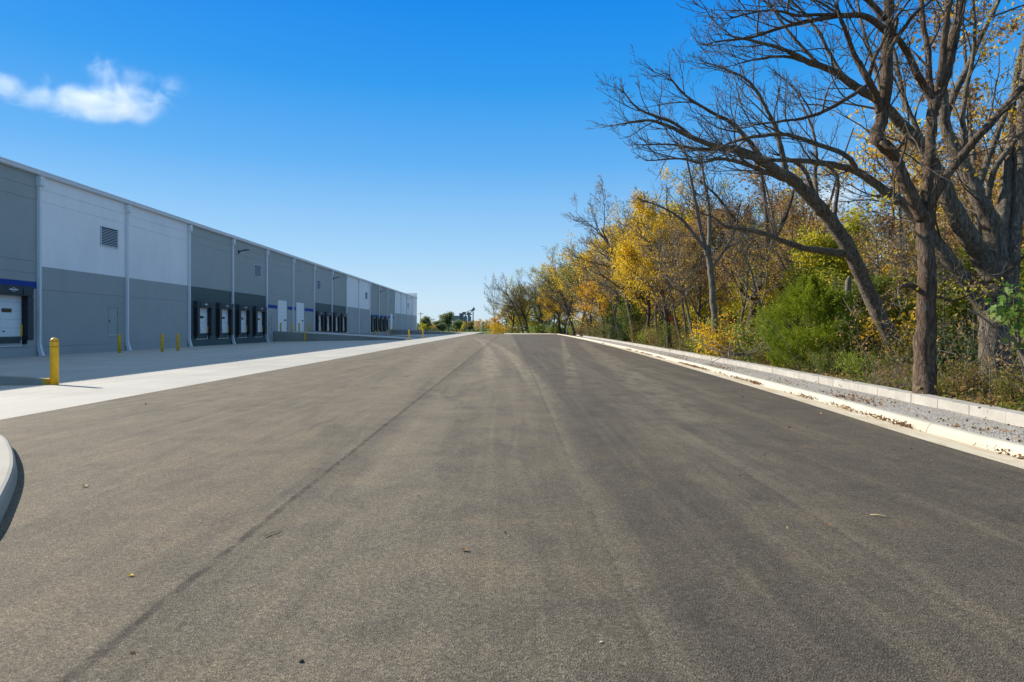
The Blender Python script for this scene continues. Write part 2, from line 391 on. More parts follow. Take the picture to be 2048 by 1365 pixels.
# kerb cast in lengths with narrow joints
m = MB(); yy = -8.0
while yy < YEND:
    y2 = min(YEND, yy + 3.0); sub = 3
    for k in range(sub):
        a = yy + (y2-yy)*k/sub; b = yy + (y2-yy)*(k+1)/sub
        if k == sub-1: b -= .012
        ea, eb = edge(a), edge(b)
        pr = [(.455, -.02), (.475, .06), (.515, .118), (.545, .132), (.63, .132), (.635, .0)]
        for (o0, z0), (o1, z1) in zip(pr, pr[1:]): m.poly([(ea+o0, a, z0), (ea+o1, a, z1), (eb+o1, b, z1), (eb+o0, b, z0)])
        if k == sub-1: m.poly([(eb+o, b, z) for o, z in pr])
        if k == 0: m.poly([(ea+o, a, z) for o, z in reversed(pr)])
    yy = y2
tag(m.build('roadside_kerb', M['kerb']), kind='structure')
m = MB(); m.hexa([(-.8, 160.5, -.2), (12.45, 160.5, -.2), (12.45, YEND + .6, -.2), (-.8, YEND + .6, -.2), (-.8, 160.5, .012), (12.45, 160.5, .012), (12.45, YEND + .6, .20), (-.8, YEND + .6, .20)])
tag(m.build('end_kerb', M['kerb']), kind='structure')
# gravel strip with a lumpy surface
m = MB(); Y = ys(-8, 120, .12)
rg = random.Random(3); prev = None
for y in Y:
    row = []
    for k in range(13):
        o = .62 + (WALL0 + .05 - .62) * k / 12
        row.append((edge(y) + o, y, .118 + .006 * rg.gauss(0, 1) + .02 * math.sin(k / 12 * PI)))
    if prev:
        for k in range(12): m.poly([prev[k], prev[k+1], row[k+1], row[k]], 0, True)
    prev = row
tag(m.build('gravel_strip', M['gravel']), kind='structure')
# forest floor
def floor_z(x, y):
    o = max(0, x - edge(min(y, YEND)) - 2.0)
    return .12 - .55 * min(1, o / 14) + .06 * math.sin(x * 1.3 + y * .7)
m = MB(); prev = None
for y in ys(-8, 400, 1.5):
    row = []
    for o in (2.03, 2.6, 3.3, 4.2, 5.5, 7, 9, 12, 16, 24, 60, 260):
        x = edge(min(y, YEND)) + o; row.append((x, y, floor_z(x, y)))
    if prev:
        for k in range(len(row)-1): m.poly([prev[k], prev[k+1], row[k+1], row[k]], 0, True)
    prev = row
tag(m.build('forest_floor', M['floor']), kind='structure')

# block wall along the wood
rg = random.Random(5)
m = MB(); yy = -6.0
while yy < 121:
    L = .46 if yy < 45 else 1.4
    if not (108 < yy < 115):
        a, b = yy, yy + L - .004
        j = rg.uniform(-.007, .007); h = .292 + rg.uniform(-.004, .004)
        e0, e1 = edge(a) + WALL0 + j, edge(b) + WALL0 + j
        m.hexa([(e0, a, -.3), (e0+.30, a, -.3), (e1+.30, b, -.3), (e1, b, -.3), (e0+.012, a, h), (e0+.30, a, h), (e1+.30, b, h), (e1+.012, b, h)])
    yy += L
tag(m.build('block_wall', M['block']), 'low pale concrete block wall between the gravel strip and the wood', 'wall')

# kerbed island at the left front
pts = [(-10.5, 10.2), (-9.2, 10.05), (-8.0, 9.7), (-6.94, 8.95), (-6.13, 8.08), (-5.27, 7.0), (-4.55, 5.95), (-3.88, 4.85), (-3.4, 3.7), (-3.05, 2.4), (-2.9, 1.0)]
def smooth(pts, n=5):
    P = [Vector(p) if len(p) == 3 else Vector((p[0], p[1], 0)) for p in pts]; out = []
    for i in range(len(P) - 1):
        p0, p1, p2, p3 = P[max(0, i-1)], P[i], P[i+1], P[min(len(P)-1, i+2)]
        for k in range(n):
            t = k / n; out.append(.5 * ((2*p1) + (p2-p0)*t + (2*p0-5*p1+4*p2-p3)*t*t + (3*p1-p0-3*p2+p3)*t**3))
    out.append(P[-1]); return out
sp = smooth(pts, 5); m = MB()
def off(i, d):
    t = (sp[min(len(sp)-1, i+1)] - sp[max(0, i-1)]).normalized(); return sp[i] + Vector((t.y, -t.x, 0)) * d
pr = [(0, -.02), (-.025, .115), (-.045, .142), (-.075, .15), (-.60, .155), (-.62, .05)]
for i in range(len(sp)-1):
    for (o0, z0), (o1, z1) in zip(pr, pr[1:]):
        a0, a1, b0, b1 = off(i, -o0), off(i, -o1), off(i+1, -o0), off(i+1, -o1)
        m.poly([(a0.x, a0.y, z0), (b0.x, b0.y, z0), (b1.x, b1.y, z1), (a1.x, a1.y, z1)], 0, True)
# island offsets point away from the road
def flip_island(m): pass
isl = m
c = Vector((-9.5, 3.5, 0)); test = off(10, .5)
tag(m.build('island_kerb', M['isle']), kind='structure')
m = MB(); inn = [off(i, .6) for i in range(len(sp))]
m.poly([(p.x, p.y, .10) for p in inn] + [(-14, 1.0, .10), (-14, 10.2, .10)])
tag(m.build('island_turf', M['grass']), kind='structure')

# ------------------------------------------------------------------ warehouse
WX = -31.0
SP = [1.9, 12.1, 22.4, 32.7, 42.87, 52.8, 63.1, 73.1, 83.4, 93.7, 103.9, 114.4, 124.7, 135.1, 146.2, 156.5, 167.1, 178.0, 188.6, 199.3, 210.7, 222.0]
TOP = 11.65; SPLIT = 5.68; FL = 1.05
wh = empty('warehouse', (WX, 110, 0), 0, 'long grey and white warehouse with loading docks along the yard', 'building')
def wpart(m, name, mat, parent=None):
    o = m.build(name, mat, parent or wh)
    if parent is None: o.location = (-WX, -110, 0)
    return o
def panels(y0, y1, cuts, mat, z0, z1, holes=()):
    """stacked precast panels with 2.5 cm reveals; holes=(ya,yb,za,zb) are openings"""
    m = MB(); zs = [z0] + sorted(c for c in cuts if z0 + .05 < c < z1 - .05) + [z1]
    for a, b in zip(zs, zs[1:]):
        a2 = a + (.008 if a != z0 else 0); b2 = b - (.008 if b != z1 else 0)
        hs = sorted([h for h in holes if h[2] < b2 and h[3] > a2])
        ya = y0 + .012
        for (h0, h1, hz0, hz1) in hs:
            m.box(WX - .05, WX, ya, h0, a2, b2)
            if hz0 > a2: m.box(WX - .05, WX, h0, h1, a2, hz0)
            if hz1 < b2: m.box(WX - .05, WX, h0, h1, hz1, b2)
            ya = h1
        m.box(WX - .05, WX, ya, y1 - .012, a2, b2)
    return wpart(m, 'wall_panel', mat)

bays = []
for i in range(len(SP) - 1):
    k = i - 4                                   # bay number as seen from the first full bay on the left
    t = 'plain'
    if k < 0: t = 'stripe'
    elif k in (0, 1): t = 'white'
    elif k in (2, 3, 6, 7): t = 'dark'
    elif k in (4, 5): t = 'stripe'
    elif k in (8, 9): t = 'white'
    elif k in (10, 11, 12): t = 'stripe'
    else: t = 'white'
    bays.append((k, SP[i], SP[i+1], t))
docks = [35.2, 40.2]
for k in (2, 3, 6, 7): a = SP[k+4]; docks += [a + 2.8, a + 7.75]
docks += [149.0, 154.3, 159.6, 164.9]
overhead = [(87.6, 91.4), (95.3, 99.1), (171.8, 175.6)]
mandoors = [(50.45, 51.7), (84.3, 85.4), (100.9, 102.0), (137.0, 138.2), (200.8, 202.0)]
louvers = [(49.45, 51.7), (79.5, 81.7), (105.5, 107.7), (141.5, 143.6), (172.8, 175.0), (201.5, 203.6)]
DW = 1.25
hole_list = [(y - DW, y + DW, FL - .35, 3.75) for y in docks] + [(a, b, FL, 5.42) for a, b in overhead] + [(a, b, FL - .03, 3.25) for a, b in mandoors] + [(a, b, 7.85, 9.4) for a, b in louvers]
for k, y0, y1, t in bays:
    hs = [h for h in hole_list if y0 < h[0] and h[1] < y1]
    zb = -.35
    if t == 'white':
        panels(y0, y1, [10.0, 10.8], M['wall_white'], SPLIT, TOP, hs)
        panels(y0, y1, [4.13, .35], M['wall_low'], zb, SPLIT - .004, hs)
    elif t == 'dark':
        panels(y0, y1, [10.0, 10.8], M['wall_grey'], SPLIT, TOP, hs)
        panels(y0, y1, [4.55, 4.95, .35], M['wall_dark'], zb, SPLIT - .004, hs)
    else:
        panels(y0, y1, [10.0, 10.8, 5.15, 5.95], M['wall_grey'], 4.62, TOP, hs)
        cuts_ = sorted([h for h in hs if h[3] > 4.2 and h[2] < 4.6]); ya = y0
        for h in cuts_ + [(y1, y1, 0, 0)]:
            if h[0] - ya > .1:
                q = MB(); q.box(WX - .05, WX, ya + .012, h[0] - .012 if h[0] == y1 else h[0], 4.16, 4.616); wpart(q, 'blue_stripe', M['wall_blue'])
            ya = h[1] - .012
        panels(y0, y1, [.35], M['wall_low'], zb, 4.156, hs)
m = MB(); m.box(WX - .45, WX - .065, SP[0], SP[-1], -.4, TOP)
wpart(m, 'backing_wall', M['joint'])
m = MB(); m.box(WX - 60, WX - .45, SP[0], SP[-1], -.4, TOP - .02); m.box(WX - 60, WX + .1, SP[0], SP[-1], TOP, TOP + .05)
wpart(m, 'roof', M['roof'])
# eave gutter: a folded profile
m = MB(); pr = [(-.05, 11.66), (.20, 11.66), (.26, 11.74), (.26, 11.88), (.30, 11.90), (.30, 11.97), (-.05, 11.99)]
for (o0, z0), (o1, z1) in zip(pr, pr[1:] + pr[:1]): m.poly([(WX+o0, SP[0], z0), (WX+o0, SP[-1], z0), (WX+o1, SP[-1], z1), (WX+o1, SP[0], z1)])
m.poly([(WX+o, SP[0], z) for o, z in pr]); m.poly([(WX+o, SP[-1], z) for o, z in reversed(pr)])
wpart(m, 'eave_gutter', M['trim'])
m = MB(); m.box(WX - 40, WX + .02, SP[-1] + .005, SP[-1] + .35, -.4, 13.35); m.box(WX - 40, WX + .06, SP[-1] - .04, SP[-1] + .40, 13.353, 13.42)
wpart(m, 'end_parapet', M['wall_white'])

# downspouts
def downspout():
    e = MB(); e.box(.015, .215, -.095, .095, .5, 10.95)
    for z in (2.6, 5.4, 8.2): e.box(.012, .225, -.115, .115, z, z + .04)
    d = e.build('downspout', M['trim'], wh)
    h = MB(); h.hexa([(.012,-.10,10.88),(.23,-.10,10.88),(.23,.10,10.88),(.012,.10,10.88),(.012,-.17,10.98),(.34,-.17,10.98),(.34,.17,10.98),(.012,.17,10.98)])
    h.box(.012, .35, -.18, .18, 10.983, 11.56); h.build('conductor_head', M['trim'], d)
    b = MB(); b.hexa([(.03,-.10,.22),(.30,-.10,.12),(.30,.10,.12),(.03,.10,.22),(.012,-.10,.52),(.22,-.10,.52),(.22,.10,.52),(.012,.10,.52)])
    b.hexa([(.17,-.10,-.24),(.43,-.10,-.24),(.43,.10,-.24),(.17,.10,-.24),(.04,-.102,.218),(.30,-.102,.118),(.30,.102,.118),(.04,.102,.218)])
    b.build('outlet_boot', M['trim'], d)
    return d
d0 = downspout(); d0.location = (0, SP[0] - 110, 0)
for y in SP[1:-1]:
    d = copy_tree(d0, wh); d.location = (0, y - 110, 0)

# louvers
def louver():
    w, z0, z1 = 2.2, 7.86, 9.39
    f = MB()
    for q in ((.0, .07, 0, w, z0, z0+.07), (.0, .07, 0, w, z1-.07, z1), (.0, .07, 0, .07, z0+.07, z1-.07), (.0, .07, w-.07, w, z0+.07, z1-.07)): f.box(*q)
    d = f.build('louver', M['slat'], wh)
    b = MB(); b.box(-.055, -.03, .04, w-.04, z0+.04, z1-.04); b.build('louver_backing', M['void'], d)
    s = MB(); n = 11
    for i in range(n):
        z = z0 + .09 + (z1 - z0 - .2) * i / n
        s.hexa([(.062,.07,z),(.068,.07,z),(.068,w-.07,z),(.062,w-.07,z),(.02,.07,z+.052),(.026,.07,z+.056),(.026,w-.07,z+.056),(.02,w-.07,z+.052)])
    s.build('louver_slats', M['slat'], d)
    return d
l0 = louver()
for i, (a, b) in enumerate(louvers):
    l = l0 if i == 0 else copy_tree(l0, wh); l.location = (0, a + .02 - 110, 0)

# dock doors with seals and levelers
def dock():
    parts = []
    d = MB(); n = 5; z0, z1 = FL, 3.75
    for i in range(n):
        a = z0 + (z1-z0)*i/n; b = z0 + (z1-z0)*(i+1)/n - .012; d.box(-.05, -.015, -DW+.01, DW-.01, a, b)
        for q in (.33, .66): d.box(-.0145, -.006, -DW+.03, DW-.03, a + (b-a)*q, a + (b-a)*q + .02)
    dd = d.build('dock_door', M['door'], wh)
    w = MB(); w.box(-.010, .004, -.36, .42, 2.56, 2.80); w.build('door_window', M['glass'], dd)
    w = MB(); w.box(-.010, .010, -.30, -.1, 1.35, 1.42); w.build('lift_handle', M['steel'], dd)
    h = MB(); h.hexa([(.004,-1.74,3.62),(.40,-1.74,3.62),(.40,1.74,3.62),(.004,1.74,3.62),(.004,-1.74,4.28),(.46,-1.74,4.24),(.46,1.74,4.24),(.004,1.74,4.28)])
    for yy in (-1.2, 0.85): h.box(.445, .468, yy, yy + .35, 3.66, 4.2)
    ds = h.build('dock_seal', M['padface'], wh)
    for sg in (-1, 1):
        a, b = sorted((sg*1.28, sg*1.72)); p = MB(); p.box(.004, .40, a, b, .80, 3.615)
        for i in range(6): z = .82 + i * .462; p.box(.38, .432, a - .015, b + .015, z, z + .44, 1)
        p.build('side_pad', [M['pad'], M['padface']], ds)
    e = MB(); X = .474; zc = 3.97
    def rh(w, h, x): return [(x, -w, zc), (x, 0, zc - h), (x, w, zc), (x, 0, zc + h)]
    o, i_ = rh(.30, .15, X), rh(.24, .12, X)
    for k in range(4): e.poly([o[k], o[(k+1) % 4], i_[(k+1) % 4], i_[k]])
    e.poly([(X,-.38,zc-.035),(X,.38,zc-.035),(X,.38,zc+.035),(X,-.38,zc+.035)])
    e.build('diamond_emblem', M['emblem'], ds)
    v = MB(); v.box(-.05, .02, -1.15, 1.15, .62, FL-.02); v.box(.021, .10, -1.0, 1.0, .86, 1.02)
    lv = v.build('dock_leveler', M['steel'], wh)
    v = MB(); v.box(.004, .05, -1.22, -1.17, .48, .80); v.box(.004, .05, 1.17, 1.22, .48, .80); v.box(.004, .05, -1.22, 1.22, .43, .479); v.build('leveler_frame', M['trim'], lv)
    for sg in (-1, 1):
        v = MB(); v.box(.004, .13, sg*1.42 - .15, sg*1.42 + .15, .55, .795); v.build('dock_bumper', M['rubber'], lv)
        v = MB(); v.box(.01, .07, sg*1.22 - .03, sg*1.22 + .03, FL + .01, FL + .75); v.build('track_guard', M['yellow'], dd)
    return [dd, ds, lv]
k0 = dock()
for i, y in enumerate(docks):
    for q in k0:
        o = q if i == 0 else copy_tree(q, wh)
        o.location = (0, y - 110, 0)

for a, b in overhead:
    d = MB(); n = 8
    for i in range(n):
        z = FL + (5.40 - FL)*i/n; z2 = FL + (5.40 - FL)*(i+1)/n - .012; d.box(WX-.05, WX-.02, a+.01, b-.01, z, z2)
    dd = wpart(d, 'overhead_door', M['door'])
    w = MB(); w.box(WX-.018, WX-.004, b-1.1, b-.45, 2.52, 2.78); o = w.build('door_window', M['glass'], dd)
    f = MB(); f.box(WX-.05, WX+.05, a-.09, a-.002, FL, 5.5); f.box(WX-.05, WX+.05, b+.002, b+.09, FL, 5.5); f.box(WX-.05, WX+.05, a-.001, b+.001, 5.42, 5.5)
    f.build('door_frame', M['wall_grey'], dd)
for a, b in mandoors:
    d = MB(); d.box(WX-.03, WX-.005, a+.06, b-.06, FL, 3.18); dd = wpart(d, 'personnel_door', M['mandoor'])
    f = MB(); f.box(WX-.05, WX+.03, a, a+.055, FL, 3.25); f.box(WX-.05, WX+.03, b-.055, b, FL, 3.25); f.box(WX-.05, WX+.03, a+.056, b-.056, 3.19, 3.25)
    f.build('door_frame', M['mandoor'], dd)
    h = MB(); h.box(WX+.0, WX+.05, a+.11, a+.16, FL+.95, FL+1.15); h.box(WX+.0, WX+.03, b-.1, b-.07, FL+.3, FL+.42); h.box(WX+.0, WX+.03, b-.1, b-.07, FL+1.65, FL+1.77); h.build('door_handle', M['steel'], dd)
    h = MB(); h.box(WX-.03, WX+.06, a, b, FL-.05, FL-.005); h.build('door_sill', M['trim'], dd)
def wall_lamp():
    m = MB(); m.box(.002, .10, -.14, .14, 10.15, 10.5); d = m.build('wall_lamp', M['lamp'], wh)
    m = MB(); m.hexa([(.10,-.05,10.33),(.7,-.12,10.50),(.7,.12,10.50),(.10,.05,10.33),(.10,-.05,10.45),(.7,-.12,10.58),(.7,.12,10.58),(.10,.05,10.45)]); m.hexa([(.7,-.17,10.48),(1.25,-.15,10.58),(1.25,.15,10.58),(.7,.17,10.48),(.7,-.17,10.60),(1.25,-.15,10.63),(1.25,.15,10.63),(.7,.17,10.60)])
    m.build('lamp_head', M['lamp'], d)
    return d
w0 = wall_lamp()
for i, y in enumerate([74.9, 115.6, 158.0, 200.3]):
    w = w0 if i == 0 else copy_tree(w0, wh); w.location = (0, y - 110, 0)

# ------------------------------------------------------------------ ramps
def ramp(y0, y1, label, xt=-13.3):
    r = empty('loading_ramp', (WX, (y0+y1)/2, 0), 0, label, 'ramp', 'ramps up to the warehouse doors')
    L = xt - WX - .02; hw = (y1-y0)/2
    d = MB(); d.hexa([(.02,-hw+.26,-.4),(L,-hw+.26,-.4),(L,hw-.26,-.4),(.02,hw-.26,-.4),(.02,-hw+.26,1.02),(L,-hw+.26,.012),(L,hw-.26,.012),(.02,hw-.26,1.02)])
    d.build('ramp_deck', M['ramp'], r)
    for sg in (-1, 1):
        a, b = (sg*hw, sg*(hw-.25)) if sg < 0 else (hw-.25, hw)
        w = MB(); w.hexa([(.021,a,-.4),(L-.3,a,-.4),(L-.3,b,-.4),(.021,b,-.4),(.021,a,1.16),(L-.3,a,.16),(L-.3,b,.16),(.021,b,1.16)])
        w.build('retaining_wall', M['rwall'], r)
ramp(86.0, 101.8, 'nearer concrete ramp rising to two white overhead doors')
ramp(171.5, 186.0, 'farther concrete ramp near the end of the warehouse')
bw = empty('barrier_wall', (-12.9, 18.35, 0), 0, 'low concrete kerb wall with yellow end beside the nearest bollard', 'kerb wall')
m = MB(); m.hexa([(-17,-.12,-.3),(-.14,-.12,-.3),(-.14,.12,-.3),(-17,.12,-.3),(-17,-.12,1.12),(-.14,-.12,.17),(-.14,.12,.17),(-17,.12,1.12)]); m.build('wall_body', M['rwall'], bw)
m = MB(); m.hexa([(-.138,-.123,-.1),(0,-.123,-.1),(0,.123,-.1),(-.138,.123,-.1),(-.138,-.123,.172),(0,-.123,.165),(0,.123,.165),(-.138,.123,.172)]); m.build('painted_end', M['ypaint'], bw)

# ------------------------------------------------------------------ bollards
def bollard():
    r = empty('bollard', (0, 0, 0), 0, 'tall yellow bollard standing in the sun at the shadow edge', 'bollard', 'yellow bollards around the yard')
    m = MB(); prof = [(.104, -.05), (.104, 1.22)] + [(.104 * math.cos(a), 1.22 + .104 * math.sin(a)) for a in (R(15), R(30), R(45), R(60), R(75), R(88))]
    m.lathe(prof, n=28); m.build('post', M['yellow'], r)
    for z in (1.055, 1.215): b = MB(); b.lathe([(.105, z), (.1062, z+.003), (.1062, z+.017), (.105, z+.02)], n=28, cap=False); b.build('reflective_band', M['red'], r)
    return r
bl = [(-12.72, 18.25, 0, ''),
      (-28.0, 46.9, 0, 'shaded bollard just in front of the grey personnel door on the white bay'),
      (-25.5, 48.0, 0, 'shaded bollard left one of a close pair before the second white bay'),
      (-25.4, 50.1, 0, 'shaded bollard right one of a close pair before the second white bay'),
      (-26.2, 84.0, 0, 'bollard standing on the yard against the nearer ramp wall'),
      (-30.2, 86.6, 1, 'bollard left of the first white overhead door on the nearer ramp'),
      (-30.2, 91.1, 1, 'bollard right of the first white overhead door, beside a downspout'),
      (-30.2, 94.2, 1, 'bollard left of the second white overhead door on the nearer ramp'),
      (-30.2, 98.7, 1, 'bollard right of the second white overhead door on the nearer ramp'),
      (-12.75, 84.2, 0, 'sunlit bollard at the near toe of the nearer ramp, on the strip edge'),
      (-12.7, 97.5, 0, 'sunlit bollard at the far toe of the nearer ramp, on the strip edge'),
      (-28.4, 140.0, 0, 'distant bollard left of the docks under the blue stripe'),
      (-28.4, 143.5, 0, 'distant bollard second from left before the docks under the blue stripe'),
      (-28.4, 153.0, 0, 'distant bollard in front of the middle docks under the blue stripe'),
      (-28.4, 158.0, 0, 'distant bollard at the right end of the docks under the blue stripe'),
      (-30.2, 171.2, 1, 'tiny bollard left of the far overhead door on the farther ramp'),
      (-30.2, 176.2, 1, 'tiny bollard right of the far overhead door on the farther ramp'),
      (-13.1, 172.0, 0, 'far sunlit bollard, left of the pair at the farther ramp toe'),
      (-12.6, 174.5, 0, 'far sunlit bollard, right of the pair at the farther ramp toe')]
b0 = bollard()
for i, (x, y, up, lab) in enumerate(bl):
    o = b0 if i == 0 else copy_tree(b0); z = (1.0 if up else YZ(x)); o.location = (x, y, z); o.rotation_euler.z = i * .7
    if lab: o['label'] = lab

# ------------------------------------------------------------------ growing things
class Tree:
    def __init__(s, seed):
        s.r = random.Random(seed); s.lines = []; s.tips = []
    def branch(s, p, d, L, r, lvl, P):
        n = P['seg'][min(lvl, len(P['seg'])-1)]; rr = s.r; pts = [Vector(p)]; dd = Vector(d).normalized()
        rad = [r]; wig = P['wig']; end = P.get('end', .3)
        for i in range(n):
            dd = (dd + Vector((rr.gauss(0, wig), rr.gauss(0, wig), rr.gauss(0, wig))) + Vector((P.get('lean', 0) * (1 if lvl == 0 else .6), 0, P['up'])) * (1.0 / n)).normalized()
            pts.append(pts[-1] + dd * (L / n)); rad.append(max(P.get('rmin', .004), r * (1 - (1 - end) * (i + 1) / n)))
        s.lines.append((pts, rad, lvl)); s.spawn(pts, rad, L, lvl, P)
    def spawn(s, pts, rad, L, lvl, P, t0=None):
        rr = s.r
        if lvl >= P['max']:
            s.tips.append(pts); return
        nch = P['n'][min(lvl, len(P['n'])-1)]; nch = max(1, int(nch * rr.uniform(.8, 1.25) + .5)); az = rr.uniform(0, 6.28)
        t0 = P['t0'][min(lvl, len(P['t0'])-1)] if t0 is None else t0
        for c in range(nch):
            t = t0 + (1 - t0) * (c + rr.uniform(.1, .9)) / nch; f = t * (len(pts) - 1); i = min(len(pts)-2, int(f)); q = pts[i].lerp(pts[i+1], f - i)
            ax = (pts[i+1] - pts[i]).normalized(); az += 2.4 + rr.uniform(-.5, .5)
            u = ax.orthogonal().normalized(); v = ax.cross(u); ang = R(rr.uniform(*P['ang']))
            if lvl == 0 and 'ang0' in P: ang = R(rr.uniform(*P['ang0']))
            dd = ax * math.cos(ang) + (u * math.cos(az) + v * math.sin(az)) * math.sin(ang)
            if dd.z < -.15 and rr.random() < .7: dd.z = abs(dd.z) * .5
            lr = rad[i] + (rad[i+1] - rad[i]) * (f - i)
            ratio = P['ratio'][min(lvl, len(P['ratio'])-1)]
            CL = L * ratio * rr.uniform(.65, 1.2) * (1 - P.get('fall', .45) * (t - t0) / max(.01, 1 - t0))
            s.branch(q, dd, CL, max(P.get('rmin', .004), min(lr * .75, CL * P.get('thick', .017) + .002)), lvl + 1, P)
    def bark(s, levels):
        m = MB()
        for pts, rad, lvl in s.lines:
            if lvl in levels:
                r = max(rad); n = 14 if r > .15 else 9 if r > .06 else 6 if r > .02 else 4 if r > .009 else 3
                m.tube(pts, rad, n, cap=r > .02)
        return m

def leaf_mesh(name, pos, size, seed=0, droop=.0, aspect=.62, lobed=False, axes=None):
    """one small folded leaf (four corners, or a lobed outline) per position"""
    rng = np.random.default_rng(seed); P = np.array(pos, dtype=float).reshape(-1, 3); n = len(P)
    a = rng.normal(size=(n, 3)) if axes is None else np.array(axes) + rng.normal(size=(n, 3)) * .35
    a[:, 2] -= droop; a /= np.linalg.norm(a, axis=1, keepdims=True)
    b = rng.normal(size=(n, 3)); b -= a * (a * b).sum(1, keepdims=True); b /= np.linalg.norm(b, axis=1, keepdims=True)
    c = np.cross(a, b); sz = (size * rng.uniform(.6, 1.35, size=(n, 1)))
    if lobed:
        out = [(0, 0), (.32, .12), (.12, .22), (.5, .5), (.18, .5), (.0, 1.0), (-.18, .5), (-.5, .5), (-.12, .22), (-.32, .12)]
    else:
        out = [(0, 0), (aspect * .5, .45), (0, 1.0), (-aspect * .5, .45)]
    k = len(out); V = np.empty((n, k, 3))
    for i, (w, l) in enumerate(out): V[:, i] = P + sz * (a * l + b * w + c * abs(w) * .35)
    me = bpy.data.meshes.new(name); me.vertices.add(n * k); me.vertices.foreach_set('co', V.reshape(-1))
    me.loops.add(n * k); me.loops.foreach_set('vertex_index', np.arange(n * k, dtype=np.int32))
    me.polygons.add(n); me.polygons.foreach_set('loop_start', np.arange(0, n * k, k, dtype=np.int32)); me.polygons.foreach_set('loop_total', np.full(n, k, dtype=np.int32))
    me.update(calc_edges=True); me.validate(); return me

def leaf_points(tips, n, spread, rng, keep=None):
    """leaves gathered round the outer shoots; whole shoots are left bare so the crown has holes"""
    if keep is not None: tips = [t for t in tips if keep(t)]
    out = []
    for _ in range(n):
        t = tips[int(rng.random() ** 1.0 * len(tips))]; i = rng.randrange(len(t)-1); p = t[i].lerp(t[i+1], rng.random())
        out.append((p.x + rng.gauss(0, spread), p.y + rng.gauss(0, spread), p.z + rng.gauss(0, spread * .8)))
    return out

def hole_test(seed, scale, thr):
    from mathutils import noise
    o = Vector((seed * 13.7, seed * 7.1, seed * 3.3))
    return lambda t: noise.noise(t[-1] * scale + o) > thr

class Kind:
    """a tree kind built once: meshes for trunk, branches and crown, height h"""
    def __init__(s, name, seed, h, r, P, leaves, bark, twig, base=.0):
        t = Tree(seed); s.name = name; s.h = h; rr = t.r
        t.branch((0, 0, -.4), (P.get('lean0', 0), P.get('lean0y', 0), 1), h * P.get('stem', .8), r, 0, P)
        pts, rad, _ = t.lines[0]
        for i in range(min(2, len(rad))): rad[i] *= (1.35 - .3 * i)
        s.trunk = t.bark({0}).mesh('trunk'); s.br = t.bark(set(range(1, 9))).mesh('branches')
        s.trunk.materials.append(M[bark]); s.br.materials.append(M[twig]); s.crowns = []
        top = max(p.z for q in t.lines for p in q[0]); s.h = top
        for (mat, n, size, spread, thr, zc) in leaves:
            kp = hole_test(seed, .35, thr); zmin = zc * top
            pts = leaf_points(t.tips, n, spread, rr, lambda q: kp(q) and q[-1].z > zmin)
            me = leaf_mesh('crown', pts, size, seed, .3); me.materials.append(M[mat]); s.crowns.append(me)
        s.t = t
    def place(s, x, y, z, H, rz, name, label, cat='tree', group=None, sx=1.0, crown=None):
        e = empty(name, (x, y, z), rz, label, cat, group); k = H / s.h; e.scale = (k * sx, k * sx, k)
        for nm, me in (('trunk', s.trunk), ('branches', s.br)): link(nm, me, None, e)
        for me in s.crowns:
            if crown is not None:
                me = crown(me)
            link('crown', me, None, e)
        return e

PB = dict(seg=[12, 7, 5, 4, 3], wig=.09, up=.35, n=[13, 8, 6, 4], t0=[.28, .22, .15, .1], ang=(25, 62), ang0=(28, 60), ratio=[.55, .5, .5, .5], max=4, thick=.016, rmin=.006, end=.25, fall=.45)
def PP(**k): d = dict(PB); d.update(k); return d
K = {}
K['golden'] = Kind('golden', 11, 14, .22, PP(n=[16, 8, 6], max=3, t0=[.2, .2, .1], ratio=[.56, .5, .5], ang0=(35, 68)), [('l_yellow', 12500, .16, .24, -.12, .16), ('l_lemon', 2500, .15, .3, -.1, .1)], 'bark_dark', 'twig_mid')
K['golden_open'] = Kind('golden_open', 23, 13, .2, PP(n=[11, 8, 6], max=3, ratio=[.6, .5, .5], lean=-.25), [('l_yellow', 5200, .16, .22, .0, .3), ('l_lemon', 1800, .15, .22, .05, .1)], 'bark_dark', 'twig_mid')
K['lemon'] = Kind('lemon', 31, 10, .16, PP(n=[13, 8, 6], max=3, t0=[.15, .2, .1], ratio=[.5, .5, .5]), [('l_lemon', 9500, .16, .25, -.2, .08)], 'bark_dark', 'twig_mid')
K['orange'] = Kind('orange', 37, 9, .14, PP(n=[13, 8, 6], max=3, t0=[.15, .2, .1], ratio=[.55, .5, .5], ang0=(32, 65)), [('l_orange', 3000, .15, .24, -.1, .45), ('l_yellow', 4500, .15, .26, -.15, .12)], 'bark_dark', 'twig_mid')
K['brown'] = Kind('brown', 41, 13, .18, PP(n=[13, 8, 6], max=3, ratio=[.5, .5, .5]), [('l_brown', 6500, .14, .22, -.15, .15)], 'bark_grey', 'twig_mid')
K['bare'] = Kind('bare', 53, 15, .24, PP(n=[11, 8, 6, 4], max=4, ratio=[.62, .5, .5, .5], lean=-.5, rmin=.009), [('l_brown', 900, .13, .12, .1, .3)], 'bark_grey', 'twig_mid')
K['bare_wide'] = Kind('bare_wide', 59, 15, .26, PP(n=[12, 9, 6, 4], max=4, stem=.62, t0=[.3, .2, .1, .1], ratio=[.85, .5, .5, .5], ang0=(18, 50), up=.3, rmin=.010), [('l_brown', 700, .13, .12, .1, .3), ('l_lemon', 1900, .17, .3, .0, .1)], 'bark_dark', 'twig_mid')
K['pale'] = Kind('pale', 83, 13, .13, PP(n=[9, 7, 5, 4], max=4, t0=[.4, .2, .1, .1], ratio=[.42, .5, .5, .5], ang0=(20, 45), rmin=.008, wig=.11), [('l_brown', 700, .13, .14, .1, .4), ('l_yellow', 500, .14, .16, .15, .3)], 'bark_pale', 'twig_pale')
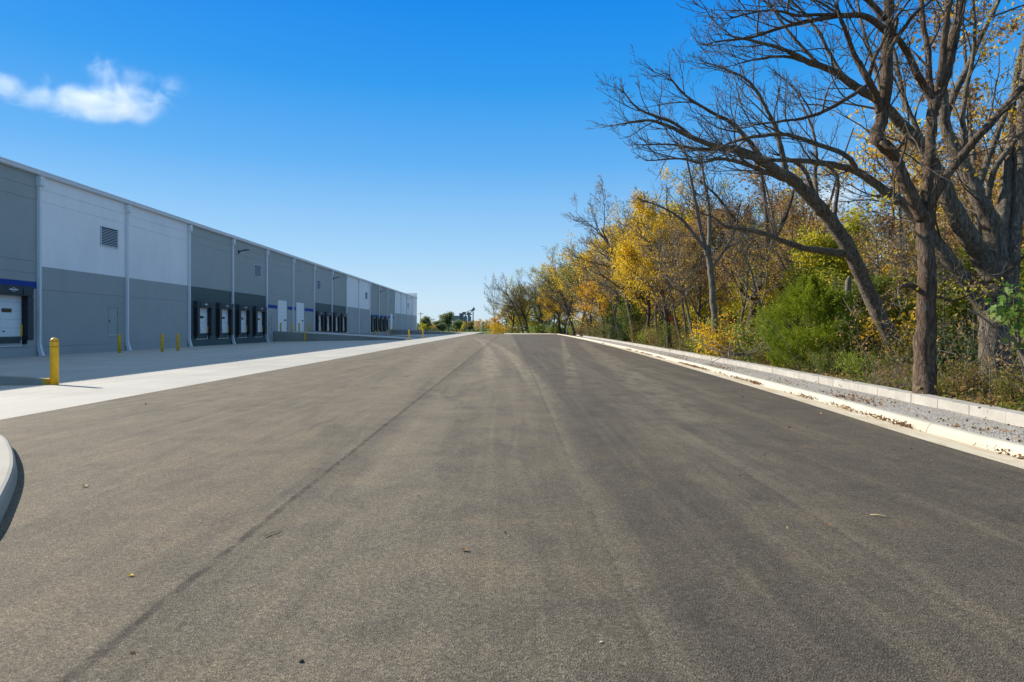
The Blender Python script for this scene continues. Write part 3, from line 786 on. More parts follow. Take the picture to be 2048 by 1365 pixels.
K['green'] = Kind('green', 61, 8, .13, PP(n=[13, 8, 6], max=3, t0=[.12, .15, .1], ratio=[.55, .5, .5]), [('l_green', 10000, .16, .26, -.3, .03)], 'bark_dark', 'twig_mid')
K['lime'] = Kind('lime', 67, 8, .12, PP(n=[13, 8, 6], max=3, t0=[.2, .15, .1], ratio=[.55, .5, .5]), [('l_lime', 8000, .17, .24, -.1, .1)], 'bark_dark', 'twig_mid')
K['far'] = Kind('far', 73, 8, .2, PP(n=[12, 7, 5], max=3, t0=[.15, .2, .1], ratio=[.62, .5, .5]), [('l_far', 5200, .48, .45, -.4, .04)], 'bark_dark', 'twig_mid')
K['red'] = Kind('red', 71, 5, .07, PP(n=[12, 7, 5], max=3, t0=[.2, .15, .1], ratio=[.45, .5, .5]), [('l_red', 3600, .14, .2, -.2, .1)], 'bark_dark', 'twig_mid')

# cedar: upright plumes of fine sprays
def cedar_mesh(seed, h, w, n=900, per=34, blade=.075):
    rr = random.Random(seed); pos = []; ax = []
    cl = [(rr.uniform(0, 6.28), rr.random() ** .8, rr.uniform(.62, 1.28)) for _ in range(60)]     # main boughs
    for _ in range(n):
        ca, ct, cs_ = rr.choice(cl); t = min(.98, max(.02, ct + rr.gauss(0, .05))); a = ca + rr.gauss(0, .18)
        z = h * (.03 + .93 * t); prof = max(.06, math.sin(min(1, t * .86 + .17) * PI) ** .75)
        q = w * prof * cs_ * (rr.random() ** .38); d = Vector((math.cos(a) * .75, math.sin(a) * .75, .8 + rr.uniform(-.3, .5))).normalized()
        b = Vector((q * math.cos(a), q * math.sin(a), z)); L = rr.uniform(.22, .48)
        for k in range(per):
            s = rr.random(); g = .055 * (1.15 - s); p = b + d * (L * s) + Vector((rr.gauss(0, g), rr.gauss(0, g), rr.gauss(0, g)))
            pos.append(tuple(p)); ax.append(tuple(d))
    return leaf_mesh('crown', pos, blade, seed, 0, .24, False, ax)
def cedar(x, y, z, h, w, label, seed, n=900):
    e = empty('cedar', (x, y, z), seed, label, 'conifer')
    me = cedar_mesh(seed, h, w, n, 34, .075 if n > 900 else .12); link('crown', me, M['l_cedar'] if n >= 900 else M['l_deep'], e)
    t = Tree(seed); t.branch((0, 0, -.3), (0, 0, 1), h * .95, .07, 0, PP(n=[26, 5], max=2, t0=[.08, .2], ratio=[.36, .4], ang0=(35, 65), up=.5))
    t.bark({0}).build('trunk', M['bark_dark'], e); t.bark({1, 2}).build('branches', M['bark_dark'], e)
    return e

# shrubs
class Shrub:
    def __init__(s, seed, h, w, mat, n, size, stems=9, lobed=False, spread=.16, twig='twig'):
        t = Tree(seed); rr = t.r
        for k in range(stems):
            a = rr.uniform(0, 6.28); q = rr.uniform(0, w * .35)
            t.branch((q * math.cos(a), q * math.sin(a), -.15), (math.cos(a) * w / h * .55, math.sin(a) * w / h * .55, 1), h * rr.uniform(.6, 1.1), .014, 1, PP(seg=[6, 6, 4, 3], n=[6, 6, 4], max=3, wig=.16, up=.2, ratio=[.5, .45, .45], t0=[.1, .15, .1], rmin=.003, thick=.012))
        s.st = t.bark({1, 2, 3}).mesh('stems'); s.st.materials.append(M[twig])
        s.me = leaf_mesh('foliage', leaf_points(t.tips, n, spread, rr), size, seed, .3, .62, lobed); s.me.materials.append(M[mat]); s.h = h
    def place(s, x, y, z, H, rz, label, group='shrubs along the wood edge', name='shrub'):
        e = empty(name, (x, y, z), rz, label, 'shrub', group); k = H / s.h; e.scale = (k, k, k)
        link('stems', s.st, None, e); link('foliage', s.me, None, e); return e
S = {}
S['green'] = Shrub(101, 2.0, 1.6, 'l_green', 3600, .085)
S['mixed'] = Shrub(103, 1.8, 1.7, 'l_mixed', 3400, .075)
S['lime'] = Shrub(107, 1.7, 1.4, 'l_lime', 2300, .095)
S['brown'] = Shrub(109, 1.6, 1.5, 'l_brown', 1500, .07)
S['bare'] = Shrub(113, 1.9, 1.6, 'l_brown', 260, .07, 16, twig='twig_pale')
S['yellow'] = Shrub(127, 1.7, 1.3, 'l_yellow', 2000, .09)
S['deep'] = Shrub(131, 1.9, 1.6, 'l_deep', 3400, .09)

# ------------------------------------------------------------------ three large trees by the wall
HP = dict(seg=[8, 8, 6, 4, 3], wig=.12, up=.28, n=[9, 5, 4, 3], t0=[.15, .15, .2, .1], ang=(20, 52), ratio=[.42, .46, .5, .5], max=3, thick=.0125, rmin=.0048, end=.3, fall=.35)
def hp(**k): d = dict(HP); d.update(k); return d
def limb_line(seq, Y0, Y1, rg, n=5, jit=.012):
    """trace of a limb: its own distance (Y0 at the root, Y1 at the end) and radius at every knot"""
    if seq[-1][1] < 20 and seq[-1][2] > 3:                  # limbs that leave the picture go on and taper off
        (xa, ya, wa), (xb, yb, wb) = seq[-2], seq[-1]; l = math.hypot(xb - xa, yb - ya); ux, uy = (xb - xa) / l, (yb - ya) / l; q = wb * 9
        seq = list(seq) + [(xb + ux * q + rg.gauss(0, 6), yb + uy * q - q * .1, wb * .62), (xb + ux * q * 2 + rg.gauss(0, 12), yb + uy * q * 2 - q * .3, wb * .3), (xb + ux * q * 2.8, yb + uy * q * 2.8 - q * .5, 2)]
    k = len(seq); P = []; rad = []
    for i, (px, py, wpx) in enumerate(seq):
        t = i / (k - 1); Y = Y0 + (Y1 - Y0) * t + rg.gauss(0, .06) * (0 < i < k - 1); P.append(at(px, py, Y)); rad.append(wpx * .5 / F * Y)
    sp = smooth([tuple(p) for p in P], n); rs = []
    for i in range(k - 1):
        for j in range(n): rs.append(rad[i] + (rad[i+1] - rad[i]) * j / n)
    rs.append(rad[-1])
    sp = [p + Vector((rg.gauss(0, jit), rg.gauss(0, jit), rg.gauss(0, jit))) * min(1, 4 * r + .2) for p, r in zip(sp, rs)]
    return sp, [r * (1 + rg.gauss(0, .04)) for r in rs]
def big_tree(name, label, trunk, limbs, bark, seed, base, leaves=(), prm=None):
    rg = random.Random(seed); e = empty(name, base, 0, label, 'tree'); B = Vector(base); prm = prm or HP
    tw = Tree(seed)
    def loc(L): return [p - B for p in L]
    for i, (seq, Ya, Yb) in enumerate(trunk):
        p, r = limb_line(seq, Ya, Yb, rg); p = loc(p)
        m = MB(); m.tube(p, r, 18)
        m.build('trunk', M[bark], e)
    for (seq, Ya, Yb, dens, P) in limbs:
        p, r = limb_line(seq, Ya, Yb, rg); p = loc(p); m = MB(); m.tube(p, r, 12 if max(r) > .06 else 8); m.build('limb', M[bark], e)
        L = sum((b - a).length for a, b in zip(p, p[1:])); Q = dict(prm); Q.update(P or {})
        Q['n'] = [max(3, int(L * dens * 1.2 + 1))] + list(Q['n'][1:]); Q['ratio'] = [min(.6, 1.9 / L)] + list(Q['ratio'][1:])
        tw.spawn(p, r, L, 0, Q)
        # the limb itself runs out into a few fine shoots
        d = (p[-1] - p[-2]).normalized()
        for k in range(3):
            tw.branch(p[-1], (d + Vector((rg.gauss(0, .35), rg.gauss(0, .35), rg.gauss(0, .3)))).normalized(), rg.uniform(.25, .6), max(.005, r[-1] * .8), 1, dict(Q, n=[4, 4, 3, 2]))
    tw.bark({1}).build('branches', M['twig'] if bark != 'bark' else M['bark_grey'], e); tw.bark({2, 3, 4}).build('twigs', M['twig'], e)
    for mat, n, size, spread, cond in leaves:
        tips = [t for t in tw.tips if cond(t[-1] + B)]
        if tips: link('leaves', leaf_mesh('leaves', leaf_points(tips, n, spread, rg), size, seed, .4), M[mat], e)
    return e

# upright foreground trunk, forking at mid height
Ya = 13.0
big_tree('forked_tree', 'upright furrowed brown trunk right behind the block wall, forking halfway up', 
    [([(1850, 815, 50), (1848, 797, 43), (1849, 740, 39), (1851, 660, 36), (1854, 590, 34), (1853, 520, 32), (1850, 460, 31), (1848, 425, 34)], Ya, Ya)],
    [([(1846, 440, 26), (1822, 392, 25), (1801, 345, 24), (1787, 312, 24), (1764, 287, 25), (1753, 273, 26), (1762, 245, 24), (1768, 205, 23), (1774, 150, 22), (1776, 80, 20), (1778, 0, 19), (1780, -70, 16)], Ya, 12.4, .35, None),
     ([(1850, 440, 22), (1857, 350, 20), (1861, 290, 19), (1865, 235, 20), (1869, 205, 24)], Ya, 13.6, .15, None),
     ([(1868, 212, 20), (1888, 162, 21), (1900, 110, 20), (1912, 50, 19), (1928, -10, 16), (1936, -60, 14)], 13.6, 14.2, .5, None),
     ([(1870, 205, 14), (1882, 150, 14), (1887, 100, 13), (1893, 40, 11), (1905, -20, 9)], 13.6, 13.2, .6, None),
     ([(1866, 205, 15), (1848, 172, 15), (1832, 145, 14), (1818, 112, 13), (1800, 84, 12), (1787, 70, 12)], 13.6, 13.0, .8, None),
     ([(1863, 195, 12), (1858, 150, 12), (1856, 100, 11), (1846, 50, 10), (1842, -10, 8)], 13.6, 14.6, .8, None),
     ([(1850, 432, 17), (1880, 374, 17), (1920, 316, 16), (1962, 268, 15), (2008, 218, 14), (2048, 172, 12), (2110, 110, 10)], Ya, 12.2, .8, None),
     ([(1759, 225, 15), (1752, 190, 14), (1735, 158, 13), (1715, 122, 11), (1702, 92, 9), (1690, 60, 8), (1676, 20, 6)], 12.6, 11.6, 1.5, None),
     ([(1738, 155, 8), (1748, 120, 7), (1764, 88, 6), (1790, 40, 5), (1812, 10, 4)], 12.3, 12.0, 1.4, None),
     ([(1738, 168, 9), (1712, 186, 8), (1680, 206, 8), (1650, 222, 7), (1636, 228, 7), (1600, 238, 6), (1568, 242, 5), (1509, 250, 3)], 12.3, 11.0, 1.7, None),
     ([(1772, 62, 14), (1740, 38, 12), (1715, 31, 11), (1676, 33, 10), (1636, 39, 9), (1600, 46, 8), (1576, 52, 7), (1540, 63, 6), (1500, 76, 5), (1430, 84, 3)], 12.4, 11.2, 1.8, None),
     ([(1772, 40, 12), (1740, 5, 10), (1700, -20, 9), (1640, -35, 6)], 12.4, 11.4, 1.2, None),
     ([(1778, 100, 8), (1806, 60, 7), (1830, 28, 6), (1862, 2, 5), (1890, -30, 4)], 12.4, 12.0, 1.4, None),
     ([(1690, 31, 8), (1640, 30, 7), (1592, 31, 6), (1560, 23, 5), (1525, 22, 4), (1465, 35, 3)], 12.0, 10.8, 1.6, None),
     ([(1846, 582, 16), (1826, 574, 12), (1806, 572, 9), (1797, 580, 6)], Ya, 12.7, .5, dict(max=2)),
     ([(1852, 590, 9), (1880, 595, 6), (1905, 602, 4), (1940, 590, 3)], Ya, 12.5, 1.6, None),
     ([(1762, 285, 9), (1795, 300, 7), (1812, 270, 6), (1806, 310, 5), (1790, 350, 4), (1788, 390, 3)], 12.5, 12.1, 1.2, None)],
    'bark', 211, tuple(at(1848, 797, Ya)), [('l_brown', 240, .07, .06, lambda p: p.x > 7), ('l_lemon', 160, .07, .1, lambda p: p.z < 4.2)])

# leaning tree
Yb = 20.0
big_tree('leaning_tree', 'bare leaning tree whose trunk slants left over the block wall behind the cedar', 
    [([(1840, 790, 40), (1812, 730, 33), (1774, 662, 29), (1738, 588, 27), (1705, 513, 27), (1689, 481, 29), (1660, 440, 26), (1640, 415, 24)], Yb, 19.2)],
    [([(1645, 420, 28), (1600, 374, 24), (1560, 345, 21), (1520, 321, 18), (1478, 300, 14), (1430, 293, 11), (1380, 274, 9), (1340, 254, 7), (1296, 241, 5), (1256, 246, 3)], 19.2, 17.5, 1.5, None),
     ([(1385, 276, 7), (1347, 246, 6), (1300, 229, 5), (1272, 214, 4), (1248, 186, 2.5)], 18.2, 17.6, 2.2, None),
     ([(1525, 322, 11), (1494, 278, 9), (1462, 246, 8), (1418, 222, 6), (1370, 190, 5), (1339, 154, 3)], 18.6, 17.4, 2.0, None),
     ([(1574, 350, 12), (1561, 294, 10), (1552, 257, 9), (1534, 222, 7), (1510, 178, 6), (1477, 150, 4), (1420, 128, 2.5)], 18.9, 18.2, 2.0, None),
     ([(1600, 372, 14), (1562, 356, 11), (1520, 340, 9), (1482, 326, 8), (1440, 318, 6), (1400, 326, 5), (1360, 318, 4), (1300, 322, 2.5)], 19.1, 17.8, 2.0, None),
     ([(1693, 506, 17), (1650, 503, 14), (1602, 495, 12), (1562, 481, 10), (1522, 466, 9), (1482, 458, 8), (1450, 453, 6), (1428, 436, 4), (1405, 428, 2.5)], 19.5, 18.6, .9, None),
     ([(1668, 448, 8), (1671, 410, 8), (1676, 370, 7), (1673, 350, 7), (1658, 334, 6), (1640, 322, 4)], 19.3, 19.0, 1.0, dict(max=2)),
     ([(1630, 398, 10), (1622, 372, 9), (1608, 340, 8), (1590, 325, 7), (1560, 312, 4)], 19.2, 18.9, 1.2, None),
     ([(1632, 396, 10), (1630, 350, 8), (1633, 310, 6), (1625, 260, 5), (1600, 200, 3)], 19.2, 19.6, 1.4, None),
     ([(1452, 298, 7), (1400, 300, 6), (1350, 290, 4), (1290, 290, 2.5)], 18.4, 18.0, 2.0, None)],
    'bark_grey', 223, tuple(at(1810, 733, Yb)), [('l_brown', 60, .07, .05, lambda p: True)])

# many-stemmed tree on the right
Yc = 15.0
big_tree('many_stemmed_tree', 'massive many-stemmed trunk near the right edge, mossy limbs fanning left and up', 
    [([(2002, 822, 76), (1994, 775, 60), (1988, 700, 51), (1988, 640, 49), (1992, 580, 50), (1996, 540, 46)], Yc, Yc),
     ([(2016, 610, 36), (2024, 526, 27), (2032, 440, 25), (2040, 370, 25), (2044, 290, 24), (2050, 200, 23), (2060, 90, 20), (2072, -20, 16)], 15.2, 16.0)],
    [([(1990, 560, 44), (1962, 512, 38), (1940, 480, 36), (1905, 415, 33), (1878, 356, 30), (1857, 310, 26), (1826, 273, 23), (1780, 224, 20), (1754, 200, 18), (1711, 174, 16), (1667, 144, 13), (1612, 122, 11), (1572, 101, 8), (1517, 85, 6), (1460, 72, 3)], Yc, 13.6, .7, None),
     ([(1978, 640, 34), (1960, 606, 28), (1918, 545, 26), (1867, 479, 24), (1812, 413, 21), (1766, 380, 18), (1715, 344, 15), (1655, 328, 12), (1596, 322, 10), (1509, 318, 6), (1450, 300, 3)], 15.1, 14.6, .7, None),
     ([(1715, 345, 11), (1694, 313, 10), (1637, 290, 9), (1574, 270, 8), (1517, 273, 7), (1458, 287, 5), (1418, 313, 3)], 14.7, 14.2, 1.4, None),
     ([(1612, 124, 7), (1568, 113, 6), (1513, 119, 4), (1470, 130, 2.5)], 13.9, 13.4, 2.0, None),
     ([(1994, 550, 42), (1992, 490, 38), (1984, 448, 36), (1958, 398, 30), (1930, 338, 27), (1908, 296, 25), (1892, 258, 22), (1886, 205, 20), (1884, 150, 16), (1890, 80, 13), (1896, 0, 11)], Yc, 15.6, .4, None),
     ([(1890, 235, 14), (1914, 178, 13), (1930, 146, 12), (1950, 100, 10), (1974, 48, 8), (1990, 20, 7), (2010, -30, 5)], 15.6, 15.9, 1.0, None),
     ([(1996, 545, 32), (2000, 470, 27), (2009, 400, 24), (2016, 330, 20), (2024, 270, 16), (2026, 200, 12), (2040, 120, 11), (2060, 40, 9)], 15.1, 16.6, .5, None),
     ([(1926, 330, 14), (1930, 290, 12), (1925, 240, 10), (1932, 180, 9), (1945, 120, 7), (1950, 60, 6), (1946, 0, 5)], 15.4, 15.0, 1.0, None),
     ([(1952, 395, 14), (1966, 345, 13), (1986, 290, 12), (2006, 240, 10), (2030, 190, 8), (2060, 130, 6)], 15.5, 16.2, 1.2, None),
     ([(1974, 400, 12), (1990, 340, 11), (2024, 290, 9), (2060, 250, 7)], 15.7, 15.4, 1.2, None),
     ([(1850, 300, 12), (1830, 250, 10), (1812, 210, 9), (1800, 160, 8), (1790, 110, 6), (1776, 60, 4)], 14.4, 14.9, 1.5, None),
     ([(1830, 276, 10), (1800, 250, 9), (1766, 190, 8), (1748, 130, 7), (1730, 70, 5), (1716, 10, 4)], 14.3, 15.4, 1.6, None),
     ([(1690, 158, 8), (1660, 110, 7), (1640, 70, 6), (1610, 30, 5), (1570, -10, 3)], 13.9, 14.3, 1.8, None),
     ([(1640, 131, 7), (1600, 90, 6), (1560, 40, 5), (1530, -10, 3)], 13.8, 14.0, 1.8, None),
     ([(1992, 600, 9), (1960, 560, 6), (1930, 545, 4), (1890, 560, 2.5)], 14.8, 14.0, 2.4, None),
     ([(2000, 570, 9), (2030, 530, 7), (2060, 505, 5)], 14.8, 14.2, 2.0, None),
     ([(1905, 530, 10), (1880, 480, 8), (1850, 440, 7), (1800, 400, 5), (1740, 390, 3), (1700, 370, 2)], 15.0, 15.6, 1.6, None)],
    'bark_grey', 227, tuple(at(1992, 792, Yc)), [('l_brown', 1700, .075, .12, lambda p: p.x > 8.2 and p.z > 4.2), ('l_yellow', 1000, .08, .14, lambda p: p.x > 9.3 and p.z > 5), ('l_lemon', 420, .08, .14, lambda p: p.x > 10.2 and p.z > 7.5)])

# smaller traced trees: the pale slim one and the dark forked one further back
big_tree('slim_pale_tree', 'slim pale grey tree with a straight trunk, forking high above the roadside', 
    [([(1440, 720, 16), (1434, 690, 13), (1428, 630, 12.5), (1424, 570, 12), (1420, 530, 11.5), (1414, 506, 11.5)], 32, 32)],
    [([(1415, 510, 11), (1404, 470, 9), (1397, 440, 8), (1388, 390, 7), (1380, 350, 5), (1370, 300, 3)], 32, 31.5, 1.2, None),
     ([(1417, 510, 10), (1419, 460, 8), (1417, 410, 7), (1408, 360, 5), (1404, 320, 3)], 32, 32.5, 1.2, None),
     ([(1412, 500, 8), (1390, 472, 7), (1364, 440, 6), (1330, 418, 4), (1296, 404, 2.5)], 32, 31, 1.4, None),
     ([(1421, 540, 6), (1450, 500, 5), (1470, 460, 4), (1478, 420, 2.5)], 32, 31.4, 1.4, None)],
    'bark_pale', 229, tuple(at(1436, 706, 32)), [('l_brown', 260, .10, .15, lambda p: True)], hp(ratio=[.42, .5, .5], rmin=.009, thick=.014))
big_tree('dark_forked_tree', 'dark trunk forking low in a wide V, left of the cedar', 
    [([(1494, 705, 20), (1500, 660, 17), (1508, 610, 16), (1520, 560, 16), (1527, 535, 18)], 34, 34)],
    [([(1527, 538, 13), (1520, 500, 10), (1500, 475, 8), (1470, 440, 7), (1440, 400, 5), (1410, 370, 3)], 34, 32.5, 1.2, None),
     ([(1528, 538, 13), (1534, 490, 11), (1533, 440, 9), (1530, 400, 7), (1522, 350, 5), (1510, 310, 3)], 34, 34.5, 1.2, None),
     ([(1530, 530, 10), (1548, 480, 9), (1566, 445, 8), (1580, 410, 6), (1590, 370, 4)], 34, 33.5, 1.2, None),
     ([(1528, 545, 10), (1545, 555, 9), (1565, 580, 9), (1590, 605, 7)], 34, 33.6, .6, None),
     ([(1512, 600, 8), (1490, 590, 6), (1470, 560, 5), (1455, 520, 3)], 34, 33, 1.2, None)],
    'bark_dark', 233, tuple(at(1496, 694, 34)), [('l_brown', 1500, .10, .16, lambda p: True)], hp(ratio=[.42, .5, .5], rmin=.009, thick=.014))

# ------------------------------------------------------------------ the wood, tree by tree
def woodtree(kind, px, Y, top, label, rz=0.0, name=None, sx=1.0, group=None):
    k = K[kind]
    while Y < YEND and px > 1100 and (px - VX) / F * Y < edge(Y) + 2.7: Y += .5
    x = (px - VX) / F * Y; z = floor_z(x, Y) if Y < YEND and x > edge(Y) + 2 else -.5
    if 1100 < px < 1830: top = VY - (VY - top) * 1.13
    H = CH + (VY - top) / F * Y - z
    return k.place(x, Y, z, H, rz, name or {'golden': 'golden_tree', 'golden_open': 'golden_tree', 'lemon': 'yellowing_tree', 'orange': 'orange_tree', 'brown': 'brown_leaved_tree', 'bare': 'bare_tree', 'bare_wide': 'bare_tree', 'green': 'green_tree', 'lime': 'lime_tree', 'red': 'red_maple', 'far': 'far_tree', 'pale': 'pale_trunk_tree'}[kind], label, 'tree', group, sx)
for a in [
    ('golden', 1340, 44, 372, 'tallest golden-leaved tree, left of the slim pale trunk', 0.4, None, .95),
    ('golden', 1292, 52, 418, 'full golden tree just left of the tallest golden one', 2.1, None, .9),
    ('bare', 1272, 58, 402, 'mostly bare dark tree rising above the golden trees, leaning left', .2, None, 1.0),
    ('golden_open', 1218, 66, 448, 'loose golden tree whose thin limbs spread left over the kerb', .1, None, 1.15),
    ('golden_open', 1158, 84, 492, 'open golden tree with long limbs, left of the orange tree', .5, None, 1.2),
    ('orange', 1208, 62, 556, 'small bright orange tree between golden trees and dark cedar', 1.0, None, 1.0),
    ('lemon', 1128, 98, 585, 'rounded yellow-green tree low beside the far kerb', 0, None, 1.0),
    ('golden', 1104, 128, 560, 'compact golden tree near the far end of the kerb', 3.0, None, 1.0),
    ('bare_wide', 1086, 172, 532, 'wide bare tree beyond the road end, rightmost of the far bare trees', .3, None, 1.15),
    ('bare_wide', 1060, 178, 536, 'bare tree with a straight dark trunk, centre of the far bare trees', 1.9, None, 1.0),
    ('bare', 1048, 176, 548, 'far bare tree leaning left beyond the road end', .1, None, 1.2),
    ('lemon', 1036, 186, 588, 'yellow-green tree behind the far leaning bare tree', .7, None, 1.3),
    ('bare', 990, 190, 545, 'thin tall scraggly tree, leftmost of the wood', .9, None, .5),
    ('orange', 988, 188, 630, 'small orange tree at the foot of the thin scraggly tree', 2.0, None, 1.5),
    ('golden_open', 1012, 196, 600, 'low golden tree between the scraggly tree and the bare trees', 2.5, None, 1.3),
    ('red', 1352, 52, 606, 'small red maple glowing low among the golden trees', 0, None, .6),
    ('green', 1268, 50, 570, 'dark leafy green tree under the bare leaning tree', 1.2, None, .9),
    ('brown', 1395, 40, 440, 'russet-brown tree directly behind the slim pale trunk', 0, None, 1.0),
    ('golden_open', 1465, 42, 560, 'low golden tree in the gap right of the slim pale trunk', 1.4, None, 1.2),
    ('brown', 1470, 46, 420, 'tall thin-leaved brown tree behind the dark V-shaped trunk', 2.2, None, .9),
    ('brown', 1585, 38, 392, 'airy brown tree above the cedar, left of the leaning trunk', .8, None, .9),
    ('lime', 1650, 30, 478, 'lime-green leafy tree behind the leaning trunk', .3, None, 1.3),
    ('lemon', 1738, 29, 452, 'yellow-green tree between the leaning trunk and the forked trunk', 2.9, None, 1.1),
    ('brown', 1795, 32, 430, 'brown-leaved tree behind the fork of the upright trunk', 1.6, None, 1.0),
    ('lime', 1895, 26, 470, 'lime-leaved tree seen between the forked and many-stemmed trunks', .9, None, 1.0),
    ('brown', 1940, 27, 240, 'tall brown-leaved tree behind the many-stemmed trunk', 2.4, None, .8),
    ('golden_open', 2040, 24, 200, 'tall loose golden tree at the right edge of the picture', 1.1, None, .8),
    ('green', 1700, 26, 560, 'green understory tree under the leaning trunk', .6, None, 1.2),
    ('green', 1835, 24, 590, 'green understory tree just behind the upright forked trunk', 3.3, None, 1.1),
    ('lime', 2035, 19, 480, 'lime-leaved young tree right of the many-stemmed trunk', 1.9, None, .9),
    ('lemon', 1560, 34, 540, 'yellow-green tree peeking over the left of the cedar', 2.0, None, 1.2),
    ('bare', 1375, 36, 470, 'mossy bare tree left of the slim pale trunk, close to the kerb', .5, None, .7),
    ('bare', 1330, 46, 450, 'thin bare tree standing inside the tallest golden crown', 1.5, None, .6),
    ('bare_wide', 1122, 160, 530, 'bare spreading tree just past the far end of the kerb', 2.7, None, 1.1),
    ('golden_open', 1112, 180, 556, 'loose golden tree behind the spreading bare tree past the kerb end', .2, None, 1.3),
    ('green', 1076, 205, 592, 'green leafy tree filling the gap behind the far bare trunks', 1.5, None, 1.7),
    ('lemon', 1056, 200, 604, 'broad yellow-green tree low between the far bare trunks', 3.1, None, 1.9),
    ('brown', 1096, 190, 548, 'russet tree standing behind the rightmost far bare trees', .4, None, 1.2),
    ('bare_wide', 1024, 184, 575, 'squat bare tree whose limbs reach left over the far grass', 3.4, None, 1.5),
    ('golden_open', 1250, 74, 440, 'loose golden tree behind the mostly bare leaning tree', 2.2, None, 1.2),
    ('brown', 1240, 84, 452, 'russet crown behind the loose golden tree left of the bare leaning tree', 1.3, None, 1.2),
    ('golden_open', 1180, 110, 520, 'thin golden crown behind the open golden tree with long limbs', 2.3, None, 1.4),
    ('bare_wide', 1150, 118, 505, 'grey bare crown rising behind the open golden tree, toward the road end', 1.1, None, 1.1),
    ('brown', 1136, 130, 530, 'russet crown behind the rounded yellow-green tree', .7, None, 1.3),
    ('golden', 1380, 58, 400, 'golden crown showing behind the slim pale trunk, upper left of it', 1.0, None, 1.1),
    ('bare_wide', 1420, 56, 372, 'bare grey crown behind the upper fork of the slim pale trunk', 2.0, None, 1.0),
    ('brown', 1445, 52, 425, 'rust-brown crown between the slim pale trunk and the dark V-shaped trunk', 3.0, None, 1.2),
    ('bare_wide', 1505, 50, 372, 'fine-twigged bare crown behind the dark V-shaped trunk', .2, None, .9),
    ('golden_open', 1555, 52, 455, 'sparse golden crown behind the dark V-shaped trunk, right of it', 1.7, None, 1.2),
    ('brown', 1618, 44, 432, 'brown crown in the gap under the leaning trunk bend', 2.6, None, 1.1),
    ('golden_open', 1700, 42, 440, 'sparse golden crown right of the leaning trunk', 1.2, None, 1.2),
    ('golden', 1316, 60, 470, 'golden crown low behind the two full golden trees', 2.7, None, 1.2),
    ('lemon', 1420, 46, 560, 'yellow-green crown low behind the slim pale trunk', 1.9, None, 1.3),
    ('golden', 1500, 44, 590, 'low golden thicket tree behind the brush pile', .9, None, 1.6),
    ('pale', 1394, 37, 452, 'thin pale trunk immediately left of the slim pale tree, near the kerb', .3, None, 1.0),
    ('pale', 1362, 42, 470, 'thin pale trunk in front of the tallest golden crown, right side', 1.4, None, 1.0),
    ('pale', 1312, 50, 500, 'thin pale trunk in front of the full golden tree', 2.2, None, 1.0),
    ('pale', 1468, 33, 470, 'thin pale trunk midway between slim pale tree and dark V-shaped trunk', 3.1, None, 1.0),
    ('pale', 1545, 31, 430, 'thin pale trunk right of the dark V-shaped trunk, over the brush', .8, None, 1.0),
    ('pale', 1592, 33, 462, 'thin pale trunk rising directly behind the cedar', 1.9, None, 1.0),
    ('pale', 1730, 27, 440, 'thin pale trunk between the leaning trunk and the forked trunk', 2.7, None, 1.0),
    ('pale', 1900, 24, 380, 'thin pale trunk in the gap between the forked and many-stemmed trunks', .1, None, 1.0),
    ('pale', 1240, 68, 520, 'thin pale trunk beside the small orange tree', 1.1, None, 1.0),
    ('bare_wide', 1180, 92, 500, 'bare tree with upright limbs behind the orange tree', .9, None, .8),
]: woodtree(*a)

cedar(10.3, 22.0, floor_z(10.3, 22) - .1, 3.25, 1.42, 'bright green feathery cedar bush behind the block wall', 3, 2800)
x = (1238 - VX) / F * 72; cedar(x, 72, floor_z(x, 72), 5.0, 1.5, 'dark green cedar beside the small orange tree', 5, 700)
x = (1262 - VX) / F * 63; cedar(x, 63, floor_z(x, 63), 2.6, 1.1, 'low dark cedar hugging the kerb, right of the taller dark cedar', 8, 500)

